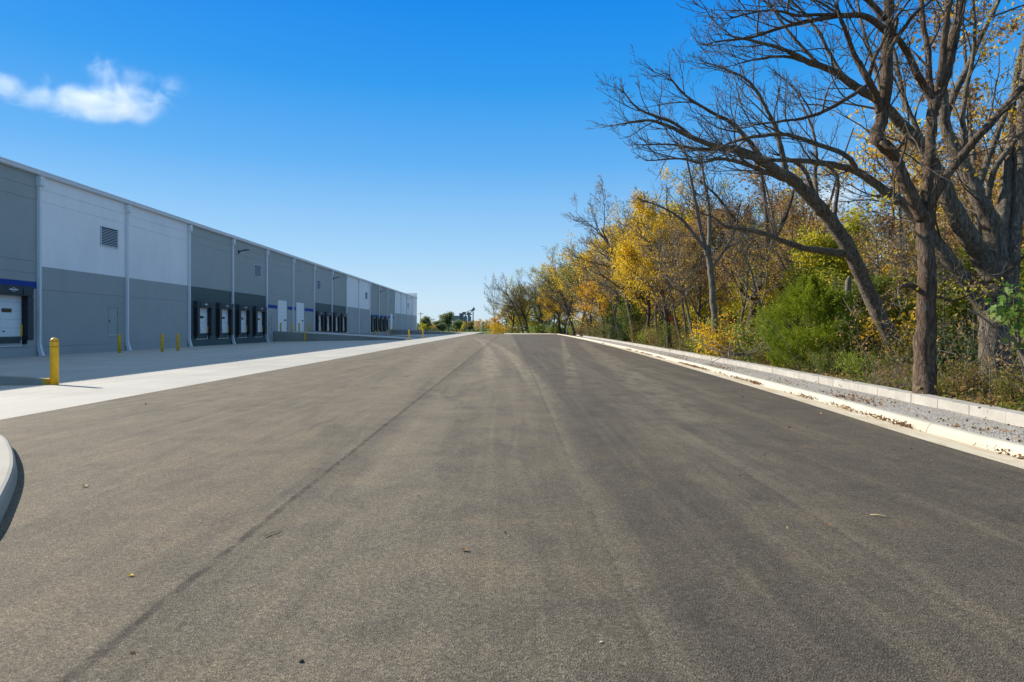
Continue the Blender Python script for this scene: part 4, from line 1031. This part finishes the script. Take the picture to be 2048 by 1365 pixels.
# deeper wood: one mass nobody could count
def deep_wood():
    rg = random.Random(77); pos = []; m = MB(); cols = {k: [] for k in ('l_brown', 'l_yellow', 'l_mixed', 'l_green', 'l_lemon')}
    for i in range(250):
        y = 12 + 168 * rg.random() ** 1.15; o = rg.uniform(11, 40) if y < 60 else rg.uniform(9, 45)
        x = edge(min(y, YEND)) + o; z = floor_z(x, y); h = rg.uniform(8, 15.5)
        P = [Vector((x, y, z - .3))]; d = Vector((rg.gauss(-.05, .08), rg.gauss(0, .06), 1))
        for k in range(6): d += Vector((rg.gauss(0, .06), rg.gauss(0, .06), 0)); P.append(P[-1] + d * h / 6)
        r = h * .010; m.tube(P, [r * (1 - .12 * k) for k in range(7)], 6)
        key = rg.choice(['l_brown', 'l_brown', 'l_yellow', 'l_mixed', 'l_mixed', 'l_green', 'l_lemon'])
        for b in range(26):
            t = rg.uniform(.2, 1); i0 = min(5, int(t * 6)); p = P[i0].lerp(P[i0+1], t * 6 - i0)
            a = rg.uniform(0, 6.28); L = rg.uniform(.9, 2.6) * (1.25 - t * .6); e = p + Vector((math.cos(a) * L, math.sin(a) * L, L * rg.uniform(.2, .9)))
            q = p.lerp(e, .5) + Vector((0, 0, -.08 * L)); m.tube([p, q, e], [.022, .016, .007], 3, cap=False)
            for s in range(4):
                t2 = rg.uniform(.3, 1); g = p.lerp(e, t2); e2 = g + Vector((rg.gauss(0, .5), rg.gauss(0, .5), rg.uniform(.1, .7))); m.tube([g, g.lerp(e2, .55), e2], [.010, .008, .006], 3, cap=False)
                if rg.random() < .75:
                    for w in range(rg.randint(8, 26)): cc = g.lerp(e2, rg.random()); cols[key].append((cc.x + rg.gauss(0, .25), cc.y + rg.gauss(0, .25), cc.z + rg.gauss(0, .22)))
    for i in range(900):                                    # low thicket between the trunks
        y = 12 + 175 * rg.random() ** 1.1; x = edge(min(y, YEND)) + rg.uniform(7, 42) ** 1.0; z = floor_z(x, y); h = rg.uniform(1.2, 5.5)
        key = rg.choice(['l_brown', 'l_mixed', 'l_mixed', 'l_green', 'l_yellow', 'l_lemon'])
        e = Vector((x + rg.gauss(0, .5), y + rg.gauss(0, .5), z + h)); m.tube([Vector((x, y, z - .2)), Vector((x, y, z)).lerp(e, .5), e], [.03, .02, .008], 3, cap=False)
        for w in range(rg.randint(70, 170)): cols[key].append((x + rg.gauss(0, .55 + h * .12), y + rg.gauss(0, .7), z + h * rg.uniform(.1, 1.05) + rg.gauss(0, .15)))
    # one mesh with bark and leaf slots
    V = []; Fa = []; mi = []
    me = m.mesh('deep_wood')
    import bmesh
    bm = bmesh.new(); bm.from_mesh(me); idx = 0
    mats = [M['twig']]
    for k, v in cols.items():
        if not v: continue
        lm = leaf_mesh('tmp', v, .20, 5, .3); idx += 1; mats.append(M[k]); lm.polygons.foreach_set('material_index', np.full(len(lm.polygons), idx, dtype=np.int32))
        bm.from_mesh(lm); bpy.data.meshes.remove(lm)
    out = bpy.data.meshes.new('deep_wood'); bm.to_mesh(out); bm.free()
    return tag(link('deep_wood', out, mats), 'deeper autumn wood behind the edge trees', 'woodland', kind='stuff')
deep_wood()

# shrubs along the wall, each with its own look
for kind, px, Y, H, lab in [
    ('mixed', 2052, 11.4, .95, 'mixed yellow and green bush at the right edge, low against the wall'),
    ('brown', 1955, 12.9, .8, 'low dry brown bush at the foot of the many-stemmed trunk'),
    ('mixed', 1905, 13.6, .9, 'knee-high mixed bush between the forked trunk and the many-stemmed trunk'),
    ('deep', 1945, 17.5, 1.9, 'dark green bush behind and left of the many-stemmed trunk'),
    ('bare', 1800, 15.0, .95, 'bare twiggy bush left of the forked trunk'),
    ('brown', 1778, 16.6, .75, 'dry brown bush below the leaning trunk'),
    ('mixed', 1848, 19.0, 1.9, 'tall mixed-leaf bush right behind the forked trunk'),
    ('green', 1762, 19.0, .8, 'green bush in front of the leaning trunk base'),
    ('deep', 1722, 22.5, 1.6, 'dark bush between cedar and leaning trunk'),
    ('lime', 1716, 18.6, .85, 'small lime bush at the right foot of the cedar'),
    ('green', 1650, 19.6, .8, 'small green bush in front of the cedar'),
    ('yellow', 1800, 23.0, 2.6, 'tall yellow bush behind the leaning trunk'),
    ('mixed', 1540, 25.5, 1.0, 'mixed bush at the left foot of the cedar'),
    ('lime', 1525, 29.0, 2.4, 'lime-green bush between cedar and the dark V-shaped trunk'),
    ('yellow', 1462, 31.0, 2.2, 'golden bush right of the slim pale trunk'),
    ('lime', 1412, 30.0, 1.3, 'lime-yellow bush at the foot of the slim pale trunk'),
    ('mixed', 1388, 33.5, 1.6, 'mixed bush left of the slim pale trunk'),
    ('green', 1345, 39.0, 1.9, 'green bush under the tallest golden tree'),
    ('lime', 1298, 46.0, 1.5, 'bright lime bush at the kerb under the golden trees'),
    ('brown', 1322, 43.0, 1.7, 'dry brown bush under the red maple'),
    ('mixed', 1282, 49.0, 2.0, 'mixed bush beside the low dark cedar'),
    ('green', 1215, 62.0, 2.0, 'green bush beneath the small orange tree'),
    ('mixed', 1192, 68.0, 2.2, 'mixed bush left of the small orange tree'),
    ('brown', 1165, 78.0, 2.4, 'brown bush by the gap in the block wall'),
    ('lime', 1148, 88.0, 2.6, 'lime bush just past the gap in the block wall'),
    ('mixed', 1125, 105.0, 3.0, 'mixed bush below the rounded yellow-green tree'),
    ('lime', 1108, 130.0, 3.4, 'yellow-green bush at the far end of the kerb'),
    ('yellow', 1000, 176.0, 4.0, 'yellow bush beyond the road end, left of the bare trees'),
    ('mixed', 1030, 172.0, 3.0, 'mixed bush under the far leaning bare tree'),
    ('lime', 1072, 172.0, 3.4, 'lime bush under the rightmost far bare trees'),
]:
    while Y < YEND and px > 1085 and (px - VX) / F * Y < edge(Y) + 2.15 + .45 * H: Y += .5
    x = (px - VX) / F * Y; z = floor_z(x, Y) if Y < YEND and x > edge(Y) + 2.02 else -.5
    S[kind].place(x, Y, z, H, Y * 1.7, lab)

# undergrowth: one uncountable tangle of low leaves, stems and grass at the wood edge
def undergrowth():
    rg = random.Random(91); cols = {k: [] for k in ('l_mixed', 'l_green', 'l_brown', 'l_lime')}; m = MB()
    from mathutils import noise
    for i in range(6400):
        y = 8 + 165 * rg.random() ** 1.7; o = 2.2 + .004 * y + 9 * rg.random() ** 1.4; x = edge(min(y, YEND)) + o; z = floor_z(x, y)
        nz = noise.noise(Vector((x * .5, y * .35, 3))); h = max(.12, (.55 + .75 * nz) * (.35 + .6 * min(1, (o - 2) / 3)) * (1 + max(0, o - 2.6) * y / 250))
        key = 'l_mixed' if nz > .2 else 'l_green' if nz > 0 else 'l_brown' if nz < -.22 else rg.choice(['l_mixed', 'l_lime', 'l_brown'])
        e = Vector((x + rg.gauss(0, .2), y + rg.gauss(0, .2), z + h)); p = Vector((x, y, z - .05))
        m.tube([p, p.lerp(e, .5) + Vector((rg.gauss(0, .05), rg.gauss(0, .05), 0)), e], [.004 + y * .00006, .0035 + y * .00006, .002 + y * .00005], 3, cap=False)
        for k in range(rg.randint(7, 20)):
            c = p.lerp(e, rg.uniform(.15, 1.05)); s = .10 + h * .14
            cols[key].append((c.x + rg.gauss(0, s), c.y + rg.gauss(0, s), max(z, c.z + rg.gauss(0, s * .6))))
    for i in range(900):                                    # thin dry stems and saplings
        y = 9 + 90 * rg.random() ** 1.5; o = 2.5 + 7 * rg.random(); x = edge(min(y, YEND)) + o; z = floor_z(x, y); h = rg.uniform(.7, 3.0)
        p = Vector((x, y, z - .05)); d = Vector((rg.gauss(-.1, .22), rg.gauss(0, .2), 1)); P = [p]
        for k in range(5): d += Vector((rg.gauss(0, .16), rg.gauss(0, .16), 0)); P.append(P[-1] + d.normalized() * h / 5)
        r0 = rg.uniform(.004, .011) * (1 + y / 60); m.tube(P, [r0, r0 * .9, r0 * .75, r0 * .6, r0 * .45, r0 * .3], 3, cap=False)
        for k in range(rg.randint(2, 6)):
            c = P[rg.randint(2, 5)]; e = c + Vector((rg.gauss(0, .3), rg.gauss(0, .3), rg.uniform(.05, .45))); m.tube([c, c.lerp(e, .5), e], [r0 * .5, r0 * .4, r0 * .25], 3, cap=False)
            if rg.random() < .5:
                for q in range(5): g = c.lerp(e, rg.random()); cols['l_brown'].append((g.x + rg.gauss(0, .06), g.y + rg.gauss(0, .06), g.z))
    import bmesh
    bm = bmesh.new(); bm.from_mesh(m.mesh('u')); mats = [M['twig_pale']]; idx = 0
    for k, v in cols.items():
        lm = leaf_mesh('tmp', v, .078, 6, .2); idx += 1; mats.append(M[k]); lm.polygons.foreach_set('material_index', np.full(len(lm.polygons), idx, dtype=np.int32)); bm.from_mesh(lm); bpy.data.meshes.remove(lm)
    out = bpy.data.meshes.new('undergrowth'); bm.to_mesh(out); bm.free()
    tag(link('undergrowth', out, mats), 'low tangle of weeds and seedlings behind the block wall', 'undergrowth', kind='stuff')
undergrowth()

# young maple reaching in from the right
def maple():
    B = at(2075, 800, 10.6); e = empty('young_maple', tuple(B), 0, 'young maple with large green lobed leaves at the right edge', 'tree'); rg = random.Random(17)
    def ln(seq, Y0, Y1): p, r = limb_line(seq, Y0, Y1, rg, 4, .006); return [q - B for q in p], r
    m = MB(); p, r = ln([(2078, 815, 13), (2056, 735, 11), (2040, 700, 10), (2024, 680, 9), (2000, 664, 6), (1960, 632, 4), (1935, 618, 2)], 10.6, 10.3); m.tube(p, r, 8); m.build('trunk', M['bark_pale'], e)
    t = Tree(19); pos = []
    for seq in ([(2040, 700, 6), (2036, 650, 5), (2040, 600, 4), (2030, 575, 3)], [(2038, 690, 5), (2020, 640, 4), (2005, 610, 3), (1995, 596, 2)], [(2050, 720, 6), (2062, 650, 4), (2058, 590, 3)], [(2036, 655, 4), (2015, 625, 3), (2000, 622, 2)]):
        p, r = ln(seq, 10.5, 10.2); m = MB(); m.tube(p, r, 5); m.build('branch', M['twig'], e)
        for k in range(2, len(p)):
            for j in range(5): pos.append(tuple(p[k] + Vector((rg.gauss(0, .08), rg.gauss(0, .16), rg.gauss(0, .07)))))
    link('leaves', leaf_mesh('leaves', pos, .115, 4, .6, .6, True), M['l_maple'], e)
maple()

# brush pile and broken stump in the wood edge
def brush():
    B = at(1500, 715, 27.0); e = empty('brush_pile', tuple(B), 0, 'tangle of fallen pale branches left of the cedar', 'brush pile'); rg = random.Random(29)
    for k in range(16):
        a = rg.uniform(0, 6.28); L = rg.uniform(1.0, 2.4); p = Vector((rg.gauss(0, .5), rg.gauss(0, .4), rg.uniform(0, .2)))
        d = Vector((math.cos(a), math.sin(a) * .6, rg.uniform(.1, .75))).normalized(); pts = [p]
        for i in range(5): d = (d + Vector((rg.gauss(0, .12), rg.gauss(0, .12), rg.gauss(-.05, .12)))).normalized(); pts.append(pts[-1] + d * L / 5)
        m = MB(); m.tube(pts, [.028, .024, .02, .015, .011, .006], 5)
        for i in (2, 3, 4):
            q = pts[i] + Vector((rg.gauss(0, .3), rg.gauss(0, .3), rg.uniform(0, .4))); m.tube([pts[i], pts[i].lerp(q, .5), q], [.011, .008, .004], 4)
        m.build('branch', M['twig_pale'], e)
brush()
m = MB(); B = at(1697, 660, 23); p, r = limb_line([(1698, 720, 14), (1697, 640, 13), (1696, 590, 12), (1697, 562, 11), (1700, 553, 3)], 23, 23, random.Random(1)); m.tube(p, r, 9)
tag(m.build('dead_stump', M['bark_pale']), 'grey broken-off dead trunk between the cedar and the leaning trunk', 'tree stump')

# ------------------------------------------------------------------ fallen leaves and small litter
def litter():
    rg = random.Random(61); pos = []
    for i in range(30):                                    # drifts in the gutter against the kerb face
        y = 7.2 + 60 * rg.random() ** 1.6; n = rg.randint(25, 110); L = rg.uniform(.15, .6)
        for k in range(n):
            yy = y + rg.gauss(0, L); q = edge(yy) + .45 - abs(rg.gauss(0, .05)); pos.append((q, yy, .012 + abs(rg.gauss(0, .022))))
    for c in ((9.4, .7, 90), (13.5, .8, 260), (17.5, .6, 70), (24, 1.2, 200), (110, 4, 700), (33, 2, 200)):       # patches on the gravel
        for k in range(c[2]):
            yy = c[0] + rg.gauss(0, c[1]); o = .62 + abs(rg.gauss(0, .35)); pos.append((edge(yy) + min(o, 1.7), yy, .15 + abs(rg.gauss(0, .012))))
    for i in range(110):
        yy = 6 + 70 * rg.random() ** 1.5; pos.append((edge(yy) + rg.uniform(.65, 1.7), yy, .15))
    for i in range(130):                                   # a thin scatter over the asphalt, thicker near the kerb
        yy = 3 + 80 * rg.random() ** 1.5; pos.append((edge(yy) - rg.expovariate(.8), yy, .014) if rg.random() < .7 else (rg.uniform(-8, edge(yy)), yy, .014))
    return tag(link('leaf_litter', leaf_mesh('leaf_litter', pos, .043, 9, .0, .75), M['l_litter']), 'dry brown fallen leaves along the gutter and gravel', 'fallen leaves', kind='stuff')
litter()
def fallen_leaf(px, py, size, mat, label, rz, name='fallen_leaf', cat='leaf'):
    Y = F * (CH - .01) / (py - VY); x = (px - VX) / F * Y; m = MB(); n = 7
    L = [(0, -.5), (.22, -.28), (.30, 0), (.18, .28), (0, .5), (-.2, .26), (-.28, -.02), (-.2, -.3)]
    c = [(0, -.3 + .1 * i, 0) for i in range(7)]
    for i in range(8):
        a, b = L[i], L[(i+1) % 8]
        m.poly([(0, 0, .06), (a[0], a[1], .18 + .25 * abs(a[0])), (b[0], b[1], .18 + .25 * abs(b[0]))])
    m.tube([(0, -.48, .18), (.03, -.62, .14), (.08, -.78, .1)], [.02, .015, .01], 4)
    o = m.build(name, mat); o.location = (x, Y, .005); o.scale = (size,) * 3; o.rotation_euler.z = rz
    return tag(o, label, cat)
fallen_leaf(928, 1101, .065, M['l_brown'], 'curled brown leaf on the asphalt in front of the centre', 1.2)
fallen_leaf(260, 1151, .048, M['l_yellow'], 'pale yellow leaf on the asphalt at the lower left', 1.5)
fallen_leaf(168, 973, .075, M['l_brown'], 'grey-brown leaf on the asphalt near the island kerb', 1.4)
fallen_leaf(720, 823, .09, M['l_brown'], 'small brown leaf in the middle distance left of centre', .3)
def stick(px, py, L, label, rz):
    Y = F * CH / (py - VY); m = MB(); m.tube([(-L/2, 0, .012), (-.1*L, .012, .016), (.2*L, -.006, .014), (L/2, .01, .012)], [.0045, .005, .004, .002], 5)
    m.tube([(.1*L, 0, .014), (.2*L, .05*L, .02)], [.003, .0015], 4)
    o = m.build('twig', M['straw']); o.location = ((px - VX) / F * Y, Y, .004); o.rotation_euler.z = rz; return tag(o, label, 'twig')
stick(545, 1070, .17, 'thin straw-coloured twig lying beside the dark paving joint', 1.15)
stick(1762, 1036, .16, 'thin dry twig lying on the right half of the asphalt', -.5)
def pebble(px, py, r, label, mat):
    Y = F * CH / (py - VY); m = MB(); rg = random.Random(int(px)); m.lathe([(r*.7, 0), (r, r*.3), (r*.85, r*.65), (r*.3, r*.85)], n=9, smooth=False)
    m.v = [(x * rg.uniform(.8, 1.25), y * rg.uniform(.8, 1.25), z) for x, y, z in m.v]
    o = m.build('pebble', mat); o.location = ((px - VX) / F * Y, Y, .004); return tag(o, label, 'pebble')
pebble(603, 1326, .012, 'small black pebble on the asphalt at the bottom edge', M['rubber'])
pebble(1203, 1287, .009, 'small pale pebble on the asphalt right of the bottom centre', M['kerb'])

# ------------------------------------------------------------------ beyond the yard
for a in [
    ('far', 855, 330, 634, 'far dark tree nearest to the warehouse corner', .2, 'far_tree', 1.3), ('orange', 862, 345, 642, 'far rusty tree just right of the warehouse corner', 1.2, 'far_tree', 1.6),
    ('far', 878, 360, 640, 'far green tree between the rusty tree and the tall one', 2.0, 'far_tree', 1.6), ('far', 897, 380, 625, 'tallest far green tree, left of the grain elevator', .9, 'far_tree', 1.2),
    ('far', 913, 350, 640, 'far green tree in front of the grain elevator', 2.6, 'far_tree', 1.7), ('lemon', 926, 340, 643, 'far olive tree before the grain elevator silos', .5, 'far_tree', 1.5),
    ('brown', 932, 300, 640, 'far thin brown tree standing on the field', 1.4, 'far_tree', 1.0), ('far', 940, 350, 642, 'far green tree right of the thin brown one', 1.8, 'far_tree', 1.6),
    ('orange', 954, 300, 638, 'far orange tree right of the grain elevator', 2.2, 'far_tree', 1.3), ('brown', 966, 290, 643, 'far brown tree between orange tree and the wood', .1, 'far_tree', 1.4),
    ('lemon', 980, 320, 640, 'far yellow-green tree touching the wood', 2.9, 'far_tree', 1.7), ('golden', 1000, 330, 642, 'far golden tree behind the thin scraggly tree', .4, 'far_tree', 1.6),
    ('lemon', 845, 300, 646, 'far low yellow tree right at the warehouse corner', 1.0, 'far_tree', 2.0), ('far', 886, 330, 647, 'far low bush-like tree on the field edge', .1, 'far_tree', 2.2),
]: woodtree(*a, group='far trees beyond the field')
def far_hedge():
    rg = random.Random(5); pos = []
    for i in range(26000):
        x = rg.uniform(-330, 330); h = 5.5 + 2.2 * math.sin(x * .05) + 1.5 * math.sin(x * .13 + 1); pos.append((x, 430 + rg.gauss(0, 6), -.6 + h * rg.random()))
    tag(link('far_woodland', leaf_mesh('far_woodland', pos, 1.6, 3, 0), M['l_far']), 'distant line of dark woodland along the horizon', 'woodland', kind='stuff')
far_hedge()
def elevator():
    Y = 460.0; e = empty('grain_elevator', (at(925, 660, Y).x, Y, -.6), 0, 'dark grain elevator with silos rising over the far trees', 'grain elevator')
    s = Y / F
    def X(px): return (px - 925) * s
    def Z(py): return CH + (VY - py) * s + .6
    for px, w, top in ((931, 7, 632), (939, 7, 632), (912, 9, 634)):
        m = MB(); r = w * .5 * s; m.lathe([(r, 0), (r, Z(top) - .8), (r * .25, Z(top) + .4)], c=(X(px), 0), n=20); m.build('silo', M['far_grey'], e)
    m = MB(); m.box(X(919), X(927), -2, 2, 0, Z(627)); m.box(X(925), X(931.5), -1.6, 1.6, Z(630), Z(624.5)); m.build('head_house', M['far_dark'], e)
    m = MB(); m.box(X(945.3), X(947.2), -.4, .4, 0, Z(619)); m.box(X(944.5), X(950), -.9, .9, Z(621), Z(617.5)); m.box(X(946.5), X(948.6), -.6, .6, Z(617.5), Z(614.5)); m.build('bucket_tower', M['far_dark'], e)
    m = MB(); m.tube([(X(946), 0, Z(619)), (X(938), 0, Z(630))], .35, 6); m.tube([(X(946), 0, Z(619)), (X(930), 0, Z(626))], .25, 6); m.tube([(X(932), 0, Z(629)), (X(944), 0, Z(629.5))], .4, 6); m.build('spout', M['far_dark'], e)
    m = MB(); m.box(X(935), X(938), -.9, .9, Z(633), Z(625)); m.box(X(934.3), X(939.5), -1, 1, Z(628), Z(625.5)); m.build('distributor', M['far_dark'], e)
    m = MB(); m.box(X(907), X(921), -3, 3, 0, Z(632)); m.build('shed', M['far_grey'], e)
elevator()
def pole(px, top, Y, label, kind):
    x = (px - VX) / F * Y; h = CH + (VY - top) / F * Y + .6; e = empty('utility_pole', (x, Y, -.6), 0, label, 'pole', 'far poles beyond the warehouse')
    m = MB(); m.lathe([(.2, 0), (.13, h)], n=8); m.build('post', M['wood'], e)
    m = MB(); m.box(-1.3, 1.3, -.06, .06, h - .9, h - .7); 
    for q in (-1.1, -.4, .4, 1.1): m.lathe([(.06, h - .7), (.06, h - .5)], c=(q, 0), n=6)
    m.build('crossarm', M['wood'], e)
pole(841.5, 625, 320, 'far utility pole closest to the warehouse corner', 0); pole(850.5, 631, 330, 'far utility pole in the middle of three', 0); pole(866, 637, 360, 'far utility pole rightmost and shortest', 0)

# ------------------------------------------------------------------ clouds
def cloud(name, lobes, label, dens, seed, nscale, thr):
    me = bpy.data.meshes.new(name); import bmesh
    bm = bmesh.new()
    for c, r, wt in lobes:
        bmesh.ops.create_icosphere(bm, subdivisions=3, radius=1.0, matrix=Matrix.Translation(c) @ Matrix.Diagonal((r[0], r[1], r[2], 1)))
    bm.to_mesh(me); bm.free()
    o = link(name, me, None); md = o.modifiers.new('merge', 'REMESH'); md.mode = 'VOXEL'; md.voxel_size = 7.0
    dg = bpy.context.evaluated_depsgraph_get(); me2 = bpy.data.meshes.new_from_object(o.evaluated_get(dg)); o.modifiers.clear(); o.data = me2
    mat = bpy.data.materials.new(name + '_vapour'); mat.use_nodes = True; nt = mat.node_tree; n = nt.nodes; n.clear()
    out = n.new('ShaderNodeOutputMaterial'); v = n.new('ShaderNodeVolumePrincipled'); v.inputs['Color'].default_value = (1, 1, 1, 1); v.inputs['Anisotropy'].default_value = .2
    tc = n.new('ShaderNodeTexCoord'); fall = None
    # density: falls off from each lobe's middle, eaten away by noise
    for c, r, wt in lobes:
        mp = n.new('ShaderNodeMapping'); mp.vector_type = 'TEXTURE'; mp.inputs['Location'].default_value = c; mp.inputs['Scale'].default_value = r; nt.links.new(tc.outputs['Object'], mp.inputs[0])
        ln = n.new('ShaderNodeVectorMath'); ln.operation = 'LENGTH'; nt.links.new(mp.outputs[0], ln.inputs[0])
        inv = n.new('ShaderNodeMath'); inv.operation = 'SUBTRACT'; inv.use_clamp = True; inv.inputs[0].default_value = 1.0; nt.links.new(ln.outputs['Value'], inv.inputs[1])
        wm = n.new('ShaderNodeMath'); wm.operation = 'MULTIPLY'; nt.links.new(inv.outputs[0], wm.inputs[0]); wm.inputs[1].default_value = wt; inv = wm
        if fall is None: fall = inv.outputs[0]
        else:
            mx = n.new('ShaderNodeMath'); mx.operation = 'SMOOTH_MAX'; nt.links.new(fall, mx.inputs[0]); nt.links.new(inv.outputs[0], mx.inputs[1]); mx.inputs[2].default_value = .15; fall = mx.outputs[0]
    no = n.new('ShaderNodeTexNoise'); no.inputs['Scale'].default_value = nscale; no.inputs['Detail'].default_value = 6; no.inputs['Roughness'].default_value = .62; no.inputs['Distortion'].default_value = .6
    mp = n.new('ShaderNodeMapping'); mp.inputs['Location'].default_value = (seed, seed * 2, 0); nt.links.new(tc.outputs['Object'], mp.inputs[0]); nt.links.new(mp.outputs[0], no.inputs['Vector'])
    a = n.new('ShaderNodeMath'); a.operation = 'MULTIPLY_ADD'; nt.links.new(no.outputs['Fac'], a.inputs[0]); a.inputs[1].default_value = 2.3; nt.links.new(fall, a.inputs[2])
    mr = n.new('ShaderNodeMapRange'); mr.interpolation_type = 'SMOOTHSTEP'; nt.links.new(a.outputs[0], mr.inputs[0]); mr.inputs[1].default_value = thr; mr.inputs[2].default_value = thr + 1.1; mr.inputs[4].default_value = dens
    edge_ = n.new('ShaderNodeMath'); edge_.operation = 'MULTIPLY'; nt.links.new(mr.outputs[0], edge_.inputs[0])
    e2 = n.new('ShaderNodeMapRange'); e2.interpolation_type = 'SMOOTHSTEP'; nt.links.new(fall, e2.inputs[0]); e2.inputs[1].default_value = .0; e2.inputs[2].default_value = .3; nt.links.new(e2.outputs[0], edge_.inputs[1])
    nt.links.new(edge_.outputs[0], v.inputs['Density']); nt.links.new(v.outputs[0], out.inputs['Volume'])
    o.data.materials.append(mat); mat.cycles.volume_step_rate = 1.0
    return tag(o, label, 'cloud')
CY = 1500.0; cs = CY / F
def lobe(px, py, wx, hy, wt=1.0): p = at(px, py, CY); return (tuple(p), (wx * cs, hy * 1.1 * cs, hy * cs), wt)
cloud('cloud', [lobe(200, 205, 120, 50), lobe(255, 205, 85, 52, .95), lobe(130, 205, 80, 34, .8), lobe(62, 190, 78, 36, .78), lobe(8, 170, 70, 34, .62), lobe(-60, 150, 70, 34, .66), lobe(203, 148, 46, 46, .6), lobe(270, 158, 60, 40, .42), lobe(335, 172, 46, 34, .5), lobe(310, 205, 50, 40, .55), lobe(90, 160, 40, 30, .4)], 'small white puffy cloud at the upper left', .016, 4.2, .017, 1.24)
cloud('cloud', [lobe(1655, 395, 85, 44), lobe(1625, 420, 70, 30, .8)], 'faint pale cloud glimpsed behind the leaning tree', .016, 9.1, .014, 1.15)

# ------------------------------------------------------------------ light, sky, camera
EXPO = 1.2; EL = R(30.6); AZ = R(62)                     # the sun stands left of the road axis and ahead of it
w = bpy.data.worlds.new('World'); bpy.context.scene.world = w; w.use_nodes = True
n = w.node_tree.nodes; bg = n['Background']; sky = n.new('ShaderNodeTexSky'); sky.sky_type = 'NISHITA'; sky.sun_disc = False
sky.sun_elevation = EL; sky.sun_rotation = -AZ; sky.altitude = 200; sky.air_density = 1.0; sky.dust_density = .35; sky.ozone_density = 2.5
L_ = w.node_tree.links
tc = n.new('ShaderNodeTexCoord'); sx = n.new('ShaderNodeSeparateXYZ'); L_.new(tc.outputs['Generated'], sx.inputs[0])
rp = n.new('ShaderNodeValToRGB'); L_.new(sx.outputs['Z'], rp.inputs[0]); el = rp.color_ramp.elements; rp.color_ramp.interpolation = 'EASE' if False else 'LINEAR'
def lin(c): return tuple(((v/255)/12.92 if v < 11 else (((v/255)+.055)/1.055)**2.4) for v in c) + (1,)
SK = [(0, (206,226,240)), (.043, (196,225,246)), (.119, (160,208,246)), (.243, (94,175,242)), (.35, (38,153,238)), (.45, (2,136,236)), (.62, (122,170,213)), (1.0, (176,192,206))]  # last two stops lie above the view, paler and warmer to fill shaded walls
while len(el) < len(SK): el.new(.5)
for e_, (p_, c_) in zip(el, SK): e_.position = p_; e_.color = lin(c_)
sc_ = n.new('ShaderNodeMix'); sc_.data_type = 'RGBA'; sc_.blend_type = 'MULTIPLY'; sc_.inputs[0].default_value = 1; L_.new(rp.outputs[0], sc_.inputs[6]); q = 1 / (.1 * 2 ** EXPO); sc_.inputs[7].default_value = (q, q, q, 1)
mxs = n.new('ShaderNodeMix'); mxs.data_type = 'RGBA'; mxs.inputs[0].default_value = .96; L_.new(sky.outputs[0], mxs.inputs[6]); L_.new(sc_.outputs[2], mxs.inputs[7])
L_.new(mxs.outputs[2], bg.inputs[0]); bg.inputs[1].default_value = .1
s = bpy.data.lights.new('sun', 'SUN'); s.energy = 3.6; s.angle = R(.53); s.color = (1.0, .91, .77)
so = bpy.data.objects.new('sun', s); C.objects.link(so)
d = Vector((-math.sin(AZ) * math.cos(EL), math.cos(AZ) * math.cos(EL), math.sin(EL))); so.rotation_euler = d.to_track_quat('Z', 'Y').to_euler(); so.location = d * 60
cam = bpy.data.cameras.new('camera'); co = bpy.data.objects.new('camera', cam); C.objects.link(co); co.location = (0, 0, CH); co.rotation_euler = (R(90), 0, 0)
cam.sensor_width = 36; cam.lens = 36 * F / 2048; cam.shift_x = (1024 - VX) / 2048; cam.shift_y = (VY - 682.5) / 2048; cam.clip_start = .05; cam.clip_end = 12000
sc = bpy.context.scene; sc.camera = co
sc.view_settings.view_transform = 'Standard'; sc.view_settings.look = 'None'; sc.view_settings.exposure = EXPO; sc.view_settings.gamma = 1
sc.cycles.max_bounces = 8; sc.cycles.diffuse_bounces = 3; sc.cycles.transparent_max_bounces = 8; sc.cycles.volume_bounces = 6; sc.cycles.volume_max_steps = 128
